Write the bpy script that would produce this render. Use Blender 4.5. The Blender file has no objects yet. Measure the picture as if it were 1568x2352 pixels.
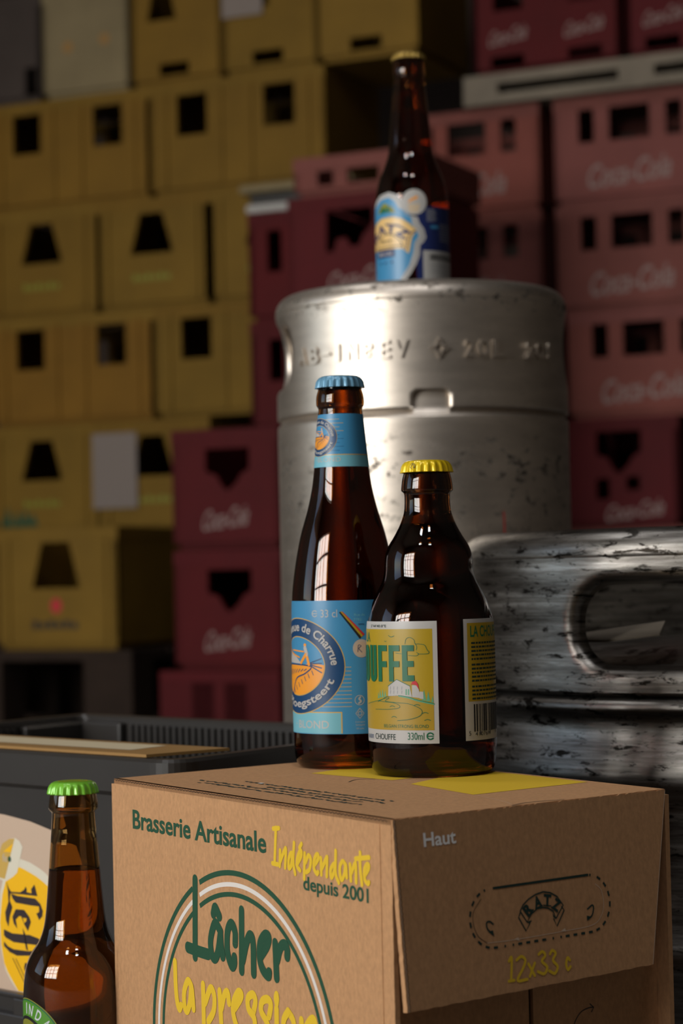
import bpy, bmesh, math, random
from math import sin, cos, pi, radians, sqrt, atan2
from mathutils import Vector, Matrix
from mathutils.geometry import tessellate_polygon

SC = bpy.context.scene
COL = SC.collection
random.seed(7)

# ------------------------------------------------------------------ camera
PITCH, ROLL, CAM_H = 0.0288, 0.022, 0.34
cam_data = bpy.data.cameras.new('camera')
cam = bpy.data.objects.new('camera', cam_data)
COL.objects.link(cam)
_f = Vector((0, cos(PITCH), sin(PITCH)))
_r0, _u0 = Vector((1, 0, 0)), Vector((0, -sin(PITCH), cos(PITCH)))
_u = _u0 * cos(ROLL) + _r0 * sin(ROLL)
_r = _r0 * cos(ROLL) - _u0 * sin(ROLL)
cam.matrix_world = Matrix(((_r.x, _u.x, -_f.x, 0), (_r.y, _u.y, -_f.y, 0), (_r.z, _u.z, -_f.z, CAM_H), (0, 0, 0, 1)))
cam_data.sensor_fit = 'VERTICAL'
cam_data.sensor_height = 36.0
cam_data.sensor_width = 24.0
cam_data.lens = 5000.0 / 2352.0 * 36.0
cam_data.clip_start, cam_data.clip_end = 0.05, 60
cam_data.dof.use_dof = True
cam_data.dof.focus_distance = 1.15
cam_data.dof.aperture_fstop = cam_data.lens / 1000.0 / 0.0074
SC.camera = cam

# ------------------------------------------------------------------ world, lights, exposure
SC.view_settings.view_transform = 'Standard'
SC.view_settings.look = 'None'
SC.view_settings.gamma = 1.0
SC.view_settings.exposure = 0.0
SC.view_settings.use_curve_mapping = False
SC.cycles.max_bounces = 14
SC.cycles.transmission_bounces = 14
SC.cycles.glossy_bounces = 6
SC.cycles.diffuse_bounces = 4
SC.cycles.caustics_refractive = False
SC.cycles.caustics_reflective = False
SC.cycles.sample_clamp_indirect = 4.0

w = bpy.data.worlds.new('world')
SC.world = w
w.use_nodes = True
wn = w.node_tree
sky = wn.nodes.new('ShaderNodeTexSky')
sky.sky_type = 'NISHITA'
sky.sun_elevation = radians(40)
sky.sun_rotation = radians(120)
sky.sun_disc = False
bg = wn.nodes['Background']
bg.inputs['Strength'].default_value = 0.25
wn.links.new(sky.outputs[0], bg.inputs['Color'])

# the room stands turned 25 degrees to the view: u runs along the wall of crates, n points from it to the viewer
ANG = radians(25)
UX = Vector((cos(ANG), -sin(ANG), 0))
NX = Vector((-sin(ANG), -cos(ANG), 0))
P54 = Vector((-0.850, 5.4, 0))

def room(s, n, z=0.0):
    """point at distance s along the crate wall, n metres in front of its face"""
    return P54 + UX * s + NX * n + Vector((0, 0, z))

def area(name, loc, direction, sx, sy, power, color):
    d = bpy.data.lights.new(name, 'AREA')
    d.shape = 'RECTANGLE'
    d.size, d.size_y, d.energy, d.color = sx, sy, power, color
    o = bpy.data.objects.new(name, d)
    COL.objects.link(o)
    o.location = loc
    o.rotation_euler = Vector(direction).to_track_quat('-Z', 'Y').to_euler()
    return o

FRONT_N = 6.2                      # where the front wall with the loading door stands
DOOR_S0, DOOR_S1, DOOR_Z0, DOOR_Z1 = -0.30, 1.70, 0.45, 1.95
area('daylight_through_door', room((DOOR_S0 + DOOR_S1) / 2, FRONT_N + 0.12, (DOOR_Z0 + DOOR_Z1) / 2), -NX,
     DOOR_S1 - DOOR_S0, DOOR_Z1 - DOOR_Z0, 150, (1.0, 0.965, 0.92))
WALL_S = -0.9                      # the left wall and its window
WIN_N0, WIN_N1, WIN_Z0, WIN_Z1 = 4.2, 5.9, 0.55, 2.0
area('daylight_through_window', room(WALL_S - 0.12, (WIN_N0 + WIN_N1) / 2, (WIN_Z0 + WIN_Z1) / 2), UX,
     WIN_N1 - WIN_N0, WIN_Z1 - WIN_Z0, 2.2, (1.0, 0.94, 0.87))
SKYLIGHTS = [(2.2, 5.4), (3.1, 4.4), (3.6, 5.2), (1.2, 3.0)]
for k, (s, n) in enumerate(SKYLIGHTS):
    area('skylight_glow', room(s, n, 3.43), (0, 0, -1), 0.35, 0.35, 10, (0.97, 0.97, 1.0))

# ------------------------------------------------------------------ materials
def lin(c):
    return tuple((x / 12.92 if x <= 0.04045 else ((x + 0.055) / 1.055) ** 2.4) for x in (v / 255 for v in c))

def principled(name, color, rough=0.5, metal=0.0, trans=0.0, ior=1.5, coat=0.0, spec=0.5):
    m = bpy.data.materials.new(name)
    m.use_nodes = True
    b = m.node_tree.nodes['Principled BSDF']
    b.inputs['Base Color'].default_value = (*color, 1)
    b.inputs['Roughness'].default_value = rough
    b.inputs['Metallic'].default_value = metal
    b.inputs['Transmission Weight'].default_value = trans
    b.inputs['IOR'].default_value = ior
    b.inputs['Coat Weight'].default_value = coat
    b.inputs['Specular IOR Level'].default_value = spec
    return m

def nd(m, t, **kw):
    n = m.node_tree.nodes.new(t)
    for k, v in kw.items():
        if hasattr(n, k):
            setattr(n, k, v)
        else:
            n.inputs[k].default_value = v
    return n

def lk(m, a, b):
    m.node_tree.links.new(a, b)

def mapped_noise(m, scale_xyz, scale, detail=4, rough=0.6):
    tc = nd(m, 'ShaderNodeTexCoord')
    mp = nd(m, 'ShaderNodeMapping')
    mp.inputs['Scale'].default_value = scale_xyz
    lk(m, tc.outputs['Object'], mp.inputs[0])
    nz = nd(m, 'ShaderNodeTexNoise')
    nz.inputs['Scale'].default_value = scale
    nz.inputs['Detail'].default_value = detail
    nz.inputs['Roughness'].default_value = rough
    lk(m, mp.outputs[0], nz.inputs['Vector'])
    return nz

def ramp(m, src, stops):
    r = nd(m, 'ShaderNodeValToRGB')
    e = r.color_ramp.elements
    e[0].position, e[0].color = stops[0][0], (*stops[0][1], 1)
    e[1].position, e[1].color = stops[-1][0], (*stops[-1][1], 1)
    for p, c in stops[1:-1]:
        k = e.new(p)
        k.color = (*c, 1)
    lk(m, src, r.inputs[0])
    return r

def mixc(m, fac, a, b, mode='MIX'):
    x = nd(m, 'ShaderNodeMix', data_type='RGBA', blend_type=mode)
    if isinstance(fac, float):
        x.inputs[0].default_value = fac
    else:
        lk(m, fac, x.inputs[0])
    for i, v in ((6, a), (7, b)):
        if isinstance(v, tuple):
            x.inputs[i].default_value = (*v, 1)
        else:
            lk(m, v, x.inputs[i])
    return x.outputs[2]

def vary(m, color, amount, scale, stretch=(1, 1, 1), bump=0.0, bump_scale=None):
    """multiply the base colour by soft noise and add a little bump"""
    b = m.node_tree.nodes['Principled BSDF']
    nz = mapped_noise(m, stretch, scale)
    lo, hi = 1 - amount, 1 + amount
    r = ramp(m, nz.outputs['Fac'], [(0.3, tuple(c * lo for c in color)), (0.7, tuple(min(1, c * hi) for c in color))])
    lk(m, r.outputs[0], b.inputs['Base Color'])
    if bump:
        bz = mapped_noise(m, stretch, bump_scale or scale)
        bp = nd(m, 'ShaderNodeBump')
        bp.inputs['Strength'].default_value = bump
        bp.inputs['Distance'].default_value = 0.001
        lk(m, bz.outputs['Fac'], bp.inputs['Height'])
        lk(m, bp.outputs[0], b.inputs['Normal'])
    return m

M = {}
def flat(name, rgb, rough=0.55, **kw):
    M[name] = principled(name, lin(rgb), rough, **kw)
    return M[name]

# cardboard
KRAFT = (0.50, 0.27, 0.128)
M['cardboard'] = vary(principled('cardboard', KRAFT, 0.85, spec=0.2), KRAFT, 0.13, 480, (1, 1, 0.6), 0.10, 1200)
M['flute'] = principled('flute', (0.05, 0.025, 0.012), 0.9)
M['torn'] = principled('torn_paper', (0.62, 0.47, 0.34), 0.9)
flat('ink_green', (22, 72, 46), 0.7)
flat('ink_yellow', (226, 186, 34), 0.7)
flat('ink_white', (222, 214, 205), 0.7)
flat('ink_dark_green', (14, 44, 36), 0.75)
flat('ink_grey', (250, 248, 244), 0.75)
# labels
flat('sky_blue', (62, 134, 176), 0.38)
flat('pale_blue', (112, 176, 190), 0.38)
flat('deep_blue', (16, 62, 104), 0.38)
flat('gold', (200, 164, 84), 0.3)
flat('orange', (232, 150, 40), 0.4)
flat('white', (238, 234, 228), 0.45)
flat('label_white', (176, 173, 168), 0.42)
flat('black', (16, 15, 14), 0.5)
flat('red', (190, 40, 48), 0.45)
flat('label_yellow', (168, 140, 24), 0.42)
flat('leaf_green', (12, 96, 62), 0.42)
flat('tree_green', (92, 156, 120), 0.45)
flat('hill_gold', (164, 134, 38), 0.42)
flat('sand', (224, 186, 120), 0.35)
flat('navy', (24, 38, 88), 0.4)
flat('grey_text', (150, 150, 150), 0.5)
flat('beige', (196, 170, 146), 0.5)
flat('panel_yellow', (240, 182, 0), 0.45)
flat('panel_ring', (216, 208, 186), 0.5)
flat('panel_ink', (44, 30, 30), 0.5)
flat('band_green', (78, 138, 34), 0.4)
flat('olive', (128, 128, 36), 0.45)
flat('silver_text', (200, 204, 206), 0.35)
# caps
flat('cap_blue', (110, 160, 188), 0.3, metal=0.25, coat=0.4)
flat('cap_yellow', (236, 200, 24), 0.3, metal=0.25, coat=0.4)
flat('cap_green', (120, 190, 50), 0.35, metal=0.15, coat=0.4)
flat('cap_gold', (170, 140, 70), 0.3, metal=0.7)

def glass(name, col, rough=0.0):
    m = principled(name, col, rough, trans=1.0, ior=1.5)
    return m
M['amber'] = glass('amber_glass', (0.34, 0.118, 0.022))
M['amber_dark'] = glass('amber_glass_dark', (0.20, 0.075, 0.021))
M['amber_light'] = glass('amber_glass_light', (0.50, 0.30, 0.10))
M['beer'] = principled('beer', (0.93, 0.56, 0.17), 0.0, trans=1.0, ior=1.34)

def steel(name, base, rough, dirt_scale, dirt_at, dirt_col, stretch, band=None, fine=0.0):
    m = principled(name, base, rough, metal=1.0)
    b = m.node_tree.nodes['Principled BSDF']
    grain = mapped_noise(m, stretch, 60, 3)
    g = ramp(m, grain.outputs['Fac'], [(0.3, tuple(c * 0.86 for c in base)), (0.7, tuple(min(1, c * 1.08) for c in base))])
    dirt = mapped_noise(m, (1, 1, 1.5), dirt_scale, 9, 0.68)
    mask = ramp(m, dirt.outputs['Fac'], [(dirt_at, (0, 0, 0)), (dirt_at + 0.07, (1, 1, 1))])
    fac = mask.outputs[0]
    if band:
        tc = nd(m, 'ShaderNodeTexCoord')
        sp = nd(m, 'ShaderNodeSeparateXYZ')
        lk(m, tc.outputs['Object'], sp.inputs[0])
        mr = nd(m, 'ShaderNodeMapRange')
        mr.inputs['From Min'].default_value, mr.inputs['From Max'].default_value = 0.0, 0.6
        lk(m, sp.outputs['Z'], mr.inputs['Value'])
        br = ramp(m, mr.outputs[0], band)
        mm = nd(m, 'ShaderNodeMath', operation='MULTIPLY')
        lk(m, fac, mm.inputs[0])
        lk(m, br.outputs[0], mm.inputs[1])
        fac = mm.outputs[0]
    col = mixc(m, fac, g.outputs[0], dirt_col)
    lk(m, col, b.inputs['Base Color'])
    rr = nd(m, 'ShaderNodeMapRange')
    rr.inputs['To Min'].default_value, rr.inputs['To Max'].default_value = rough, min(1, rough + 0.3)
    lk(m, fac, rr.inputs['Value'])
    lk(m, rr.outputs[0], b.inputs['Roughness'])
    bz = mapped_noise(m, stretch, 120, 4)
    bp = nd(m, 'ShaderNodeBump')
    bp.inputs['Strength'].default_value = fine
    bp.inputs['Distance'].default_value = 0.0006
    lk(m, bz.outputs['Fac'], bp.inputs['Height'])
    lk(m, bp.outputs[0], b.inputs['Normal'])
    return m
_g = lambda v: (v, v, v)
M['steel_clean'] = steel('brushed_steel', (0.66, 0.585, 0.50), 0.42, 75, 0.545, (0.05, 0.04, 0.03), (0.35, 0.35, 1.6),
                         [(0.0, _g(.25)), (0.60, _g(.3)), (0.66, _g(.85)), (0.725, _g(.9)), (0.75, _g(0.08)), (0.905, _g(0.04)), (0.918, _g(.9)), (0.945, _g(.7)), (0.952, _g(.1))], 0.10)

def scuffed(name):
    """dull keg steel covered with fine scratches, scuffs and grime that run round the barrel"""
    m = principled(name, (0.5, 0.48, 0.45), 0.3, metal=1.0)
    b = m.node_tree.nodes['Principled BSDF']
    tc = nd(m, 'ShaderNodeTexCoord')
    sp = nd(m, 'ShaderNodeSeparateXYZ')
    lk(m, tc.outputs['Object'], sp.inputs[0])
    at = nd(m, 'ShaderNodeMath', operation='ARCTAN2')
    ng = nd(m, 'ShaderNodeMath', operation='MULTIPLY')
    ng.inputs[1].default_value = -1.0
    lk(m, sp.outputs['Y'], ng.inputs[0])
    lk(m, sp.outputs['X'], at.inputs[0])
    lk(m, ng.outputs[0], at.inputs[1])
    def noise(su, sz, detail, rough, dist=0.0, off=0.0):
        cb = nd(m, 'ShaderNodeCombineXYZ')
        for src, k, sock in ((at.outputs[0], su * 0.2, 0), (sp.outputs['Z'], sz, 2)):
            mu = nd(m, 'ShaderNodeMath', operation='MULTIPLY')
            mu.inputs[1].default_value = k
            lk(m, src, mu.inputs[0])
            lk(m, mu.outputs[0], cb.inputs[sock])
        cb.inputs[1].default_value = off
        nz = nd(m, 'ShaderNodeTexNoise')
        nz.inputs['Scale'].default_value = 1.0
        nz.inputs['Detail'].default_value = detail
        nz.inputs['Roughness'].default_value = rough
        nz.inputs['Distortion'].default_value = dist
        lk(m, cb.outputs[0], nz.inputs['Vector'])
        return nz.outputs['Fac']
    base = ramp(m, noise(7, 75, 8, 0.72), [(0.30, (0.07, 0.062, 0.054)), (0.44, (0.22, 0.204, 0.185)), (0.56, (0.38, 0.36, 0.33)), (0.67, (0.74, 0.71, 0.67))])
    fine_ = ramp(m, noise(14, 520, 6, 0.75, off=3.0), [(0.34, (0.45, 0.43, 0.40)), (0.62, (1, 1, 1))])
    c1 = mixc(m, 0.9, base.outputs[0], fine_.outputs[0], 'MULTIPLY')
    grime = ramp(m, noise(45, 170, 12, 0.75, 0.5, 7.0), [(0.545, (0, 0, 0)), (0.585, (1, 1, 1))])
    c2 = mixc(m, grime.outputs[0], c1, (0.018, 0.015, 0.012))
    lk(m, c2, b.inputs['Base Color'])
    rr = nd(m, 'ShaderNodeMapRange')
    rr.inputs['To Min'].default_value, rr.inputs['To Max'].default_value = 0.20, 0.50
    lk(m, noise(18, 80, 7, 0.7, off=11.0), rr.inputs['Value'])
    lk(m, rr.outputs[0], b.inputs['Roughness'])
    bp = nd(m, 'ShaderNodeBump')
    bp.inputs['Strength'].default_value = 0.22
    bp.inputs['Distance'].default_value = 0.0012
    lk(m, noise(30, 190, 10, 0.75, off=5.0), bp.inputs['Height'])
    lk(m, bp.outputs[0], b.inputs['Normal'])
    return m
M['steel_worn'] = scuffed('scuffed_steel')
M['red_paint'] = principled('red_paint', lin((190, 50, 46)), 0.5)

def plastic(name, rgb, rough=0.68, var=0.12, hue=False):
    c = lin(rgb)
    m = M[name] = vary(principled(name, c, rough, spec=0.5 if rough < 0.5 else 0.22), c, var, 7)
    if hue:                                  # each moulding has aged a little differently
        b = m.node_tree.nodes['Principled BSDF']
        src = b.inputs['Base Color'].links[0].from_socket
        oi = nd(m, 'ShaderNodeObjectInfo')
        r = ramp(m, oi.outputs['Random'], [(0.0, (1.12, 0.92, 0.78)), (0.5, (0.98, 0.93, 0.86)), (1.0, (1.12, 1.06, 1.05))])
        lk(m, mixc(m, 1.0, src, r.outputs[0], 'MULTIPLY'), b.inputs['Base Color'])
plastic('yellow_plastic', (120, 94, 32), hue=True)
plastic('cream_plastic', (130, 116, 86))
plastic('grey_card', (66, 57, 52))
plastic('red_plastic', (78, 12, 17), hue=True)
plastic('faded_red_plastic', (120, 70, 65), hue=True)
flat('faded_print', (138, 116, 110), 0.6)
flat('old_paper', (132, 120, 112), 0.7)
plastic('black_plastic', (50, 47, 44), 0.33)
plastic('dark_wood', (48, 36, 28), 0.8, 0.3)
plastic('pale_board', (128, 118, 104), 0.8, 0.2)
plastic('grey_metal', (120, 118, 114), 0.5)
M['concrete'] = vary(principled('concrete', (0.16, 0.15, 0.14), 0.8), (0.16, 0.15, 0.14), 0.25, 3, bump=0.3, bump_scale=40)
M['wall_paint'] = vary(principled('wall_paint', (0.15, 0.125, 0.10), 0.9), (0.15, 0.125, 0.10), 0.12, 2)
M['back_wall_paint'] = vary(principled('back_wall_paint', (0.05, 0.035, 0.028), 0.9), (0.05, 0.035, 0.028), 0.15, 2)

# ------------------------------------------------------------------ geometry helpers
class Geo:
    def __init__(s):
        s.v, s.f, s.m, s.mats, s.smooth = [], [], [], [], []
    def slot(s, mat):
        if mat not in s.mats:
            s.mats.append(mat)
        return s.mats.index(mat)
    def add(s, verts, faces, mat, smooth=False):
        o = len(s.v)
        k = s.slot(mat)
        s.v.extend(tuple(p) for p in verts)
        for f in faces:
            s.f.append(tuple(i + o for i in f))
            s.m.append(k)
            s.smooth.append(smooth)
    def box(s, lo, hi, mat):
        x0, y0, z0 = lo
        x1, y1, z1 = hi
        v = [(x0, y0, z0), (x1, y0, z0), (x1, y1, z0), (x0, y1, z0), (x0, y0, z1), (x1, y0, z1), (x1, y1, z1), (x0, y1, z1)]
        s.add(v, [(3, 2, 1, 0), (4, 5, 6, 7), (0, 1, 5, 4), (1, 2, 6, 5), (2, 3, 7, 6), (3, 0, 4, 7)], mat)
    def lathe(s, prof, mat, n=72, closed=False):
        vs, fs = [], []
        for r, z in prof:
            for i in range(n):
                a = 2 * pi * i / n
                vs.append((r * sin(a), -r * cos(a), z))
        m_ = len(prof)
        for j in range(m_ - (0 if closed else 1)):
            j2 = (j + 1) % m_
            for i in range(n):
                i2 = (i + 1) % n
                fs.append((j * n + i, j * n + i2, j2 * n + i2, j2 * n + i))
        s.add(vs, fs, mat, True)
    def build(s, name, parent=None, loc=(0, 0, 0), bevel=0.0, solidify=0.0, sol_off=-1.0, weld=False, rot=0.0):
        me = bpy.data.meshes.new(name)
        me.from_pydata(s.v, [], s.f)
        for mt in s.mats:
            me.materials.append(M[mt])
        me.polygons.foreach_set('material_index', s.m)
        me.polygons.foreach_set('use_smooth', s.smooth)
        me.update()
        if weld:
            bm = bmesh.new()
            bm.from_mesh(me)
            bmesh.ops.remove_doubles(bm, verts=bm.verts, dist=1e-6)
            bmesh.ops.recalc_face_normals(bm, faces=bm.faces)
            bm.to_mesh(me)
            bm.free()
        o = bpy.data.objects.new(name, me)
        COL.objects.link(o)
        o.location = loc
        o.rotation_euler = (0, 0, rot)
        if parent:
            o.parent = parent
        if solidify:
            md = o.modifiers.new('thickness', 'SOLIDIFY')
            md.thickness, md.offset = solidify, sol_off
        if bevel:
            md = o.modifiers.new('bevel', 'BEVEL')
            md.width, md.segments, md.limit_method = bevel, 2, 'ANGLE'
        return o

def thing(name, label, cat, loc=(0, 0, 0), rot=0.0, group=None):
    o = bpy.data.objects.new(name, None)
    COL.objects.link(o)
    o.empty_display_size = 0.02
    o.location = loc
    o.rotation_euler = (0, 0, rot)
    tag(o, label, cat, group)
    return o

def tag(o, label, cat, group=None):
    o['label'], o['category'] = label, cat
    if group:
        o['group'] = group
    return o

def structure(o):
    o['kind'] = 'structure'
    return o

def smooth_line(pts, n=6):
    if len(pts) < 3:
        return [Vector(p) for p in pts]
    P = [Vector(p) for p in pts]
    P = [2 * P[0] - P[1]] + P + [2 * P[-1] - P[-2]]
    out = []
    for i in range(1, len(P) - 2):
        a, b, c, d = P[i - 1:i + 3]
        for k in range(n):
            t = k / n
            out.append(0.5 * ((2 * b) + (c - a) * t + (2 * a - 5 * b + 4 * c - d) * t * t + (3 * b - a - 3 * c + d) * t ** 3))
    out.append(P[-2])
    return out

class Art:
    """flat printing in millimetres, later laid on a flat or a round surface"""
    def __init__(s):
        s.items = []
        s.count = 0
    def tri(s, tris, mat, layer):
        s.items.append((layer, mat, tris))
    def poly(s, pts, mat, layer=1, holes=()):
        loops = [[Vector((p[0], p[1], 0)) for p in pts]] + [[Vector((p[0], p[1], 0)) for p in h] for h in holes]
        allp = [p for l in loops for p in l]
        s.tri([[tuple(allp[i][:2]) for i in t] for t in tessellate_polygon(loops)], mat, layer)
    def rect(s, x0, y0, x1, y1, mat, layer=1):
        s.tri([[(x0, y0), (x1, y0), (x1, y1)], [(x0, y0), (x1, y1), (x0, y1)]], mat, layer)
    def disc(s, cx, cy, rx, ry, mat, layer=1, n=48, a0=0, a1=2 * pi):
        p = [(cx + rx * cos(a0 + (a1 - a0) * i / n), cy + ry * sin(a0 + (a1 - a0) * i / n)) for i in range(n + 1)]
        s.tri([[(cx, cy), p[i], p[i + 1]] for i in range(n)], mat, layer)
    def arc(s, cx, cy, r, w_, mat, layer=1, a0=0.0, a1=360.0, n=96, ry=None):
        ry = ry or r
        t = []
        for i in range(n):
            q = []
            for a in (radians(a0 + (a1 - a0) * i / n), radians(a0 + (a1 - a0) * (i + 1) / n)):
                q.append([(cx + (r + k) * cos(a), cy + (ry + k) * sin(a)) for k in (-w_ / 2, w_ / 2)])
            t += [[q[0][0], q[0][1], q[1][1]], [q[0][0], q[1][1], q[1][0]]]
        s.tri(t, mat, layer)
    def stroke(s, pts, w_, mat, layer=1, smooth=True, round_=True):
        P = smooth_line(pts) if smooth else [Vector(p) for p in pts]
        t = []
        L, R = [], []
        for i, p in enumerate(P):
            d = (P[min(i + 1, len(P) - 1)] - P[max(i - 1, 0)])
            d = d.normalized() if d.length > 1e-9 else Vector((1, 0))
            nn = Vector((-d.y, d.x)) * w_ / 2
            L.append(tuple(p + nn))
            R.append(tuple(p - nn))
        for i in range(len(P) - 1):
            t += [[R[i], R[i + 1], L[i + 1]], [R[i], L[i + 1], L[i]]]
        if round_:
            for e, q in ((P[0], P[1]), (P[-1], P[-2])):
                a = atan2(e.y - q.y, e.x - q.x)
                pp = [(e.x + w_ / 2 * cos(a - pi / 2 + pi * k / 8), e.y + w_ / 2 * sin(a - pi / 2 + pi * k / 8)) for k in range(9)]
                t += [[tuple(e), pp[k], pp[k + 1]] for k in range(8)]
        s.count = (s.count + 1) % 12
        t = [[(p[0], p[1], 0.003 * s.count + 0.0012 * k) for p in q] for k, q in enumerate(t)]
        s.tri(t, mat, layer)
    def text(s, txt, x0, y0, x1, y1, mat, layer=2, bold=0.0, xf=None, keep=False):
        """letters fitted into the box; xf maps (x, y) afterwards, for lettering on a curve"""
        t = letters(txt, bold)
        xs = [p[0] for q in t for p in q]
        ys = [p[1] for q in t for p in q]
        ax, bx, ay, by = min(xs), max(xs), min(ys), max(ys)
        sx, sy = (x1 - x0) / max(1e-6, bx - ax), (y1 - y0) / max(1e-6, by - ay)
        f = lambda p: (x0 + (p[0] - ax) * sx, y0 + (p[1] - ay) * sy)
        s.tri([[(xf(*f(p)) if xf else f(p)) for p in q] for q in t], mat, layer)
    def into(s, geo, fn, cut=None, eps=0.00005, base=0.0, vcut=None):
        """lay everything on a surface: fn(u_mm, v_mm, lift_m) -> point"""
        for layer, mat, tris in s.items:
            bm = bmesh.new()
            for q in tris:
                a, b, c = (Vector((p[0], p[1], p[2] if len(p) > 2 else 0.0)) for p in q)
                n = (b - a).cross(c - a).z
                if abs(n) < 1e-9:
                    continue
                vs = [bm.verts.new(p) for p in ((a, b, c) if n > 0 else (a, c, b))]
                bm.faces.new(vs)
            if cut and bm.verts:
                xs = [v.co.x for v in bm.verts]
                lo, hi = min(xs), max(xs)
                k = math.ceil(lo / cut)
                while k * cut < hi:
                    bmesh.ops.bisect_plane(bm, geom=bm.verts[:] + bm.edges[:] + bm.faces[:], dist=1e-5,
                                           plane_co=(k * cut, 0, 0), plane_no=(1, 0, 0))
                    k += 1
            if vcut and bm.verts:
                ys_ = [v.co.y for v in bm.verts]
                k = math.ceil(min(ys_) / vcut)
                while k * vcut < max(ys_):
                    bmesh.ops.bisect_plane(bm, geom=bm.verts[:] + bm.edges[:] + bm.faces[:], dist=1e-5,
                                           plane_co=(0, k * vcut, 0), plane_no=(0, 1, 0))
                    k += 1
            bm.verts.index_update()
            vs = [fn(v.co.x, v.co.y, base + layer * eps + v.co.z * 0.001) for v in bm.verts]
            geo.add(vs, [tuple(v.index for v in f.verts) for f in bm.faces], mat, cut is not None)
            bm.free()

_fc = {}
def letters(txt, bold=0.0):
    if (txt, bold) in _fc:
        return _fc[(txt, bold)]
    c = bpy.data.curves.new('letters', 'FONT')
    c.body, c.size, c.resolution_u = txt, 1.0, 4
    c.offset = bold
    o = bpy.data.objects.new('letters', c)
    me = o.to_mesh()
    me.calc_loop_triangles()
    t = [[tuple(me.vertices[i].co[:2]) for i in q.vertices] for q in me.loop_triangles]
    o.to_mesh_clear()
    bpy.data.objects.remove(o)
    bpy.data.curves.remove(c)
    _fc[(txt, bold)] = t
    return t

def on_arc(cx, cy, mid_deg, rx, ry=None, flip=False):
    """xf for Art.text: x = mm along an arc, y = mm above its baseline"""
    ry = ry or rx
    def f(x, y):
        if not flip:
            a = radians(mid_deg) - x / rx
            return cx + (rx + y) * cos(a), cy + (ry + y) * sin(a)
        a = radians(mid_deg) + x / rx
        return cx + (rx - y) * cos(a), cy + (ry - y) * sin(a)
    return f

def round_fn(radius):
    """radius(z_mm) -> metres"""
    def f(u, v, lift):
        r = radius(v)
        a = u * 0.001 / r
        return ((r + lift) * sin(a), -(r + lift) * cos(a), v * 0.001)
    return f

def interp(prof):
    pts = sorted((z, r) for r, z in prof)
    def f(z):
        if z <= pts[0][0]:
            return pts[0][1]
        for (a, ra), (b, rb) in zip(pts, pts[1:]):
            if z <= b:
                return ra + (rb - ra) * (z - a) / max(1e-9, b - a)
        return pts[-1][1]
    return f

# ------------------------------------------------------------------ room shell
def slab(name, corners, mat, thick, nrm):
    g = Geo()
    c = [Vector(p) for p in corners]
    d = Vector(nrm) * thick
    g.add(c + [p + d for p in c], [(0, 1, 2, 3), (7, 6, 5, 4), (0, 4, 5, 1), (1, 5, 6, 2), (2, 6, 7, 3), (3, 7, 4, 0)], mat)
    return structure(g.build(name, weld=True))

S0, S1, NB, CEIL = WALL_S, 5.2, -1.0, 3.5
slab('floor', [room(S0, NB), room(S1, NB), room(S1, FRONT_N), room(S0, FRONT_N)], 'concrete', 0.1, (0, 0, -1))
slab('ceiling', [room(S0, NB, CEIL), room(S1, NB, CEIL), room(S1, FRONT_N, CEIL), room(S0, FRONT_N, CEIL)], 'wall_paint', 0.1, (0, 0, 1))
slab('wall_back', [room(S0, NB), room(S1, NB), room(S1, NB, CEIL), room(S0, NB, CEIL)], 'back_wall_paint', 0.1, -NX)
slab('wall_right', [room(S1, NB), room(S1, FRONT_N), room(S1, FRONT_N, CEIL), room(S1, NB, CEIL)], 'wall_paint', 0.1, UX)
g = Geo()
for s0, s1, z0, z1 in ((S0, DOOR_S0, 0, CEIL), (DOOR_S1, S1, 0, CEIL), (DOOR_S0, DOOR_S1, DOOR_Z1, CEIL), (DOOR_S0, DOOR_S1, 0, DOOR_Z0)):
    c = [room(s0, FRONT_N, z0), room(s1, FRONT_N, z0), room(s1, FRONT_N, z1), room(s0, FRONT_N, z1)]
    d = NX * 0.1
    g.add(c + [p + d for p in c], [(0, 1, 2, 3), (7, 6, 5, 4), (0, 4, 5, 1), (1, 5, 6, 2), (2, 6, 7, 3), (3, 7, 4, 0)], 'wall_paint')
structure(g.build('wall_front'))
g = Geo()
for n0, n1, z0, z1 in ((NB, WIN_N0, 0, CEIL), (WIN_N1, FRONT_N, 0, CEIL), (WIN_N0, WIN_N1, WIN_Z1, CEIL), (WIN_N0, WIN_N1, 0, WIN_Z0)):
    c = [room(S0, n0, z0), room(S0, n1, z0), room(S0, n1, z1), room(S0, n0, z1)]
    d = -UX * 0.1
    g.add(c + [p + d for p in c], [(0, 1, 2, 3), (7, 6, 5, 4), (0, 4, 5, 1), (1, 5, 6, 2), (2, 6, 7, 3), (3, 7, 4, 0)], 'wall_paint')
structure(g.build('wall_left'))
g = Geo()                                   # the window's bars in the front wall
def bar(s0, s1, z0, z1):
    c = [room(s0, FRONT_N - 0.02, z0), room(s1, FRONT_N - 0.02, z0), room(s1, FRONT_N - 0.02, z1), room(s0, FRONT_N - 0.02, z1)]
    d = NX * 0.05
    g.add(c + [p + d for p in c], [(0, 1, 2, 3), (7, 6, 5, 4), (0, 4, 5, 1), (1, 5, 6, 2), (2, 6, 7, 3), (3, 7, 4, 0)], 'grey_metal')
for k in range(3):
    s = DOOR_S0 + (DOOR_S1 - DOOR_S0) * (k + 1) / 4
    bar(s - 0.025, s + 0.025, DOOR_Z0, DOOR_Z1)
for k in range(2):
    z = DOOR_Z0 + (DOOR_Z1 - DOOR_Z0) * (k + 1) / 3
    bar(DOOR_S0, DOOR_S1, z - 0.02, z + 0.02)
structure(g.build('window_1'))

# ------------------------------------------------------------------ bottles
def fine(prof, n=5):
    return [(max(0.0, p.x), p.y) for p in smooth_line(prof, n)]

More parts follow.
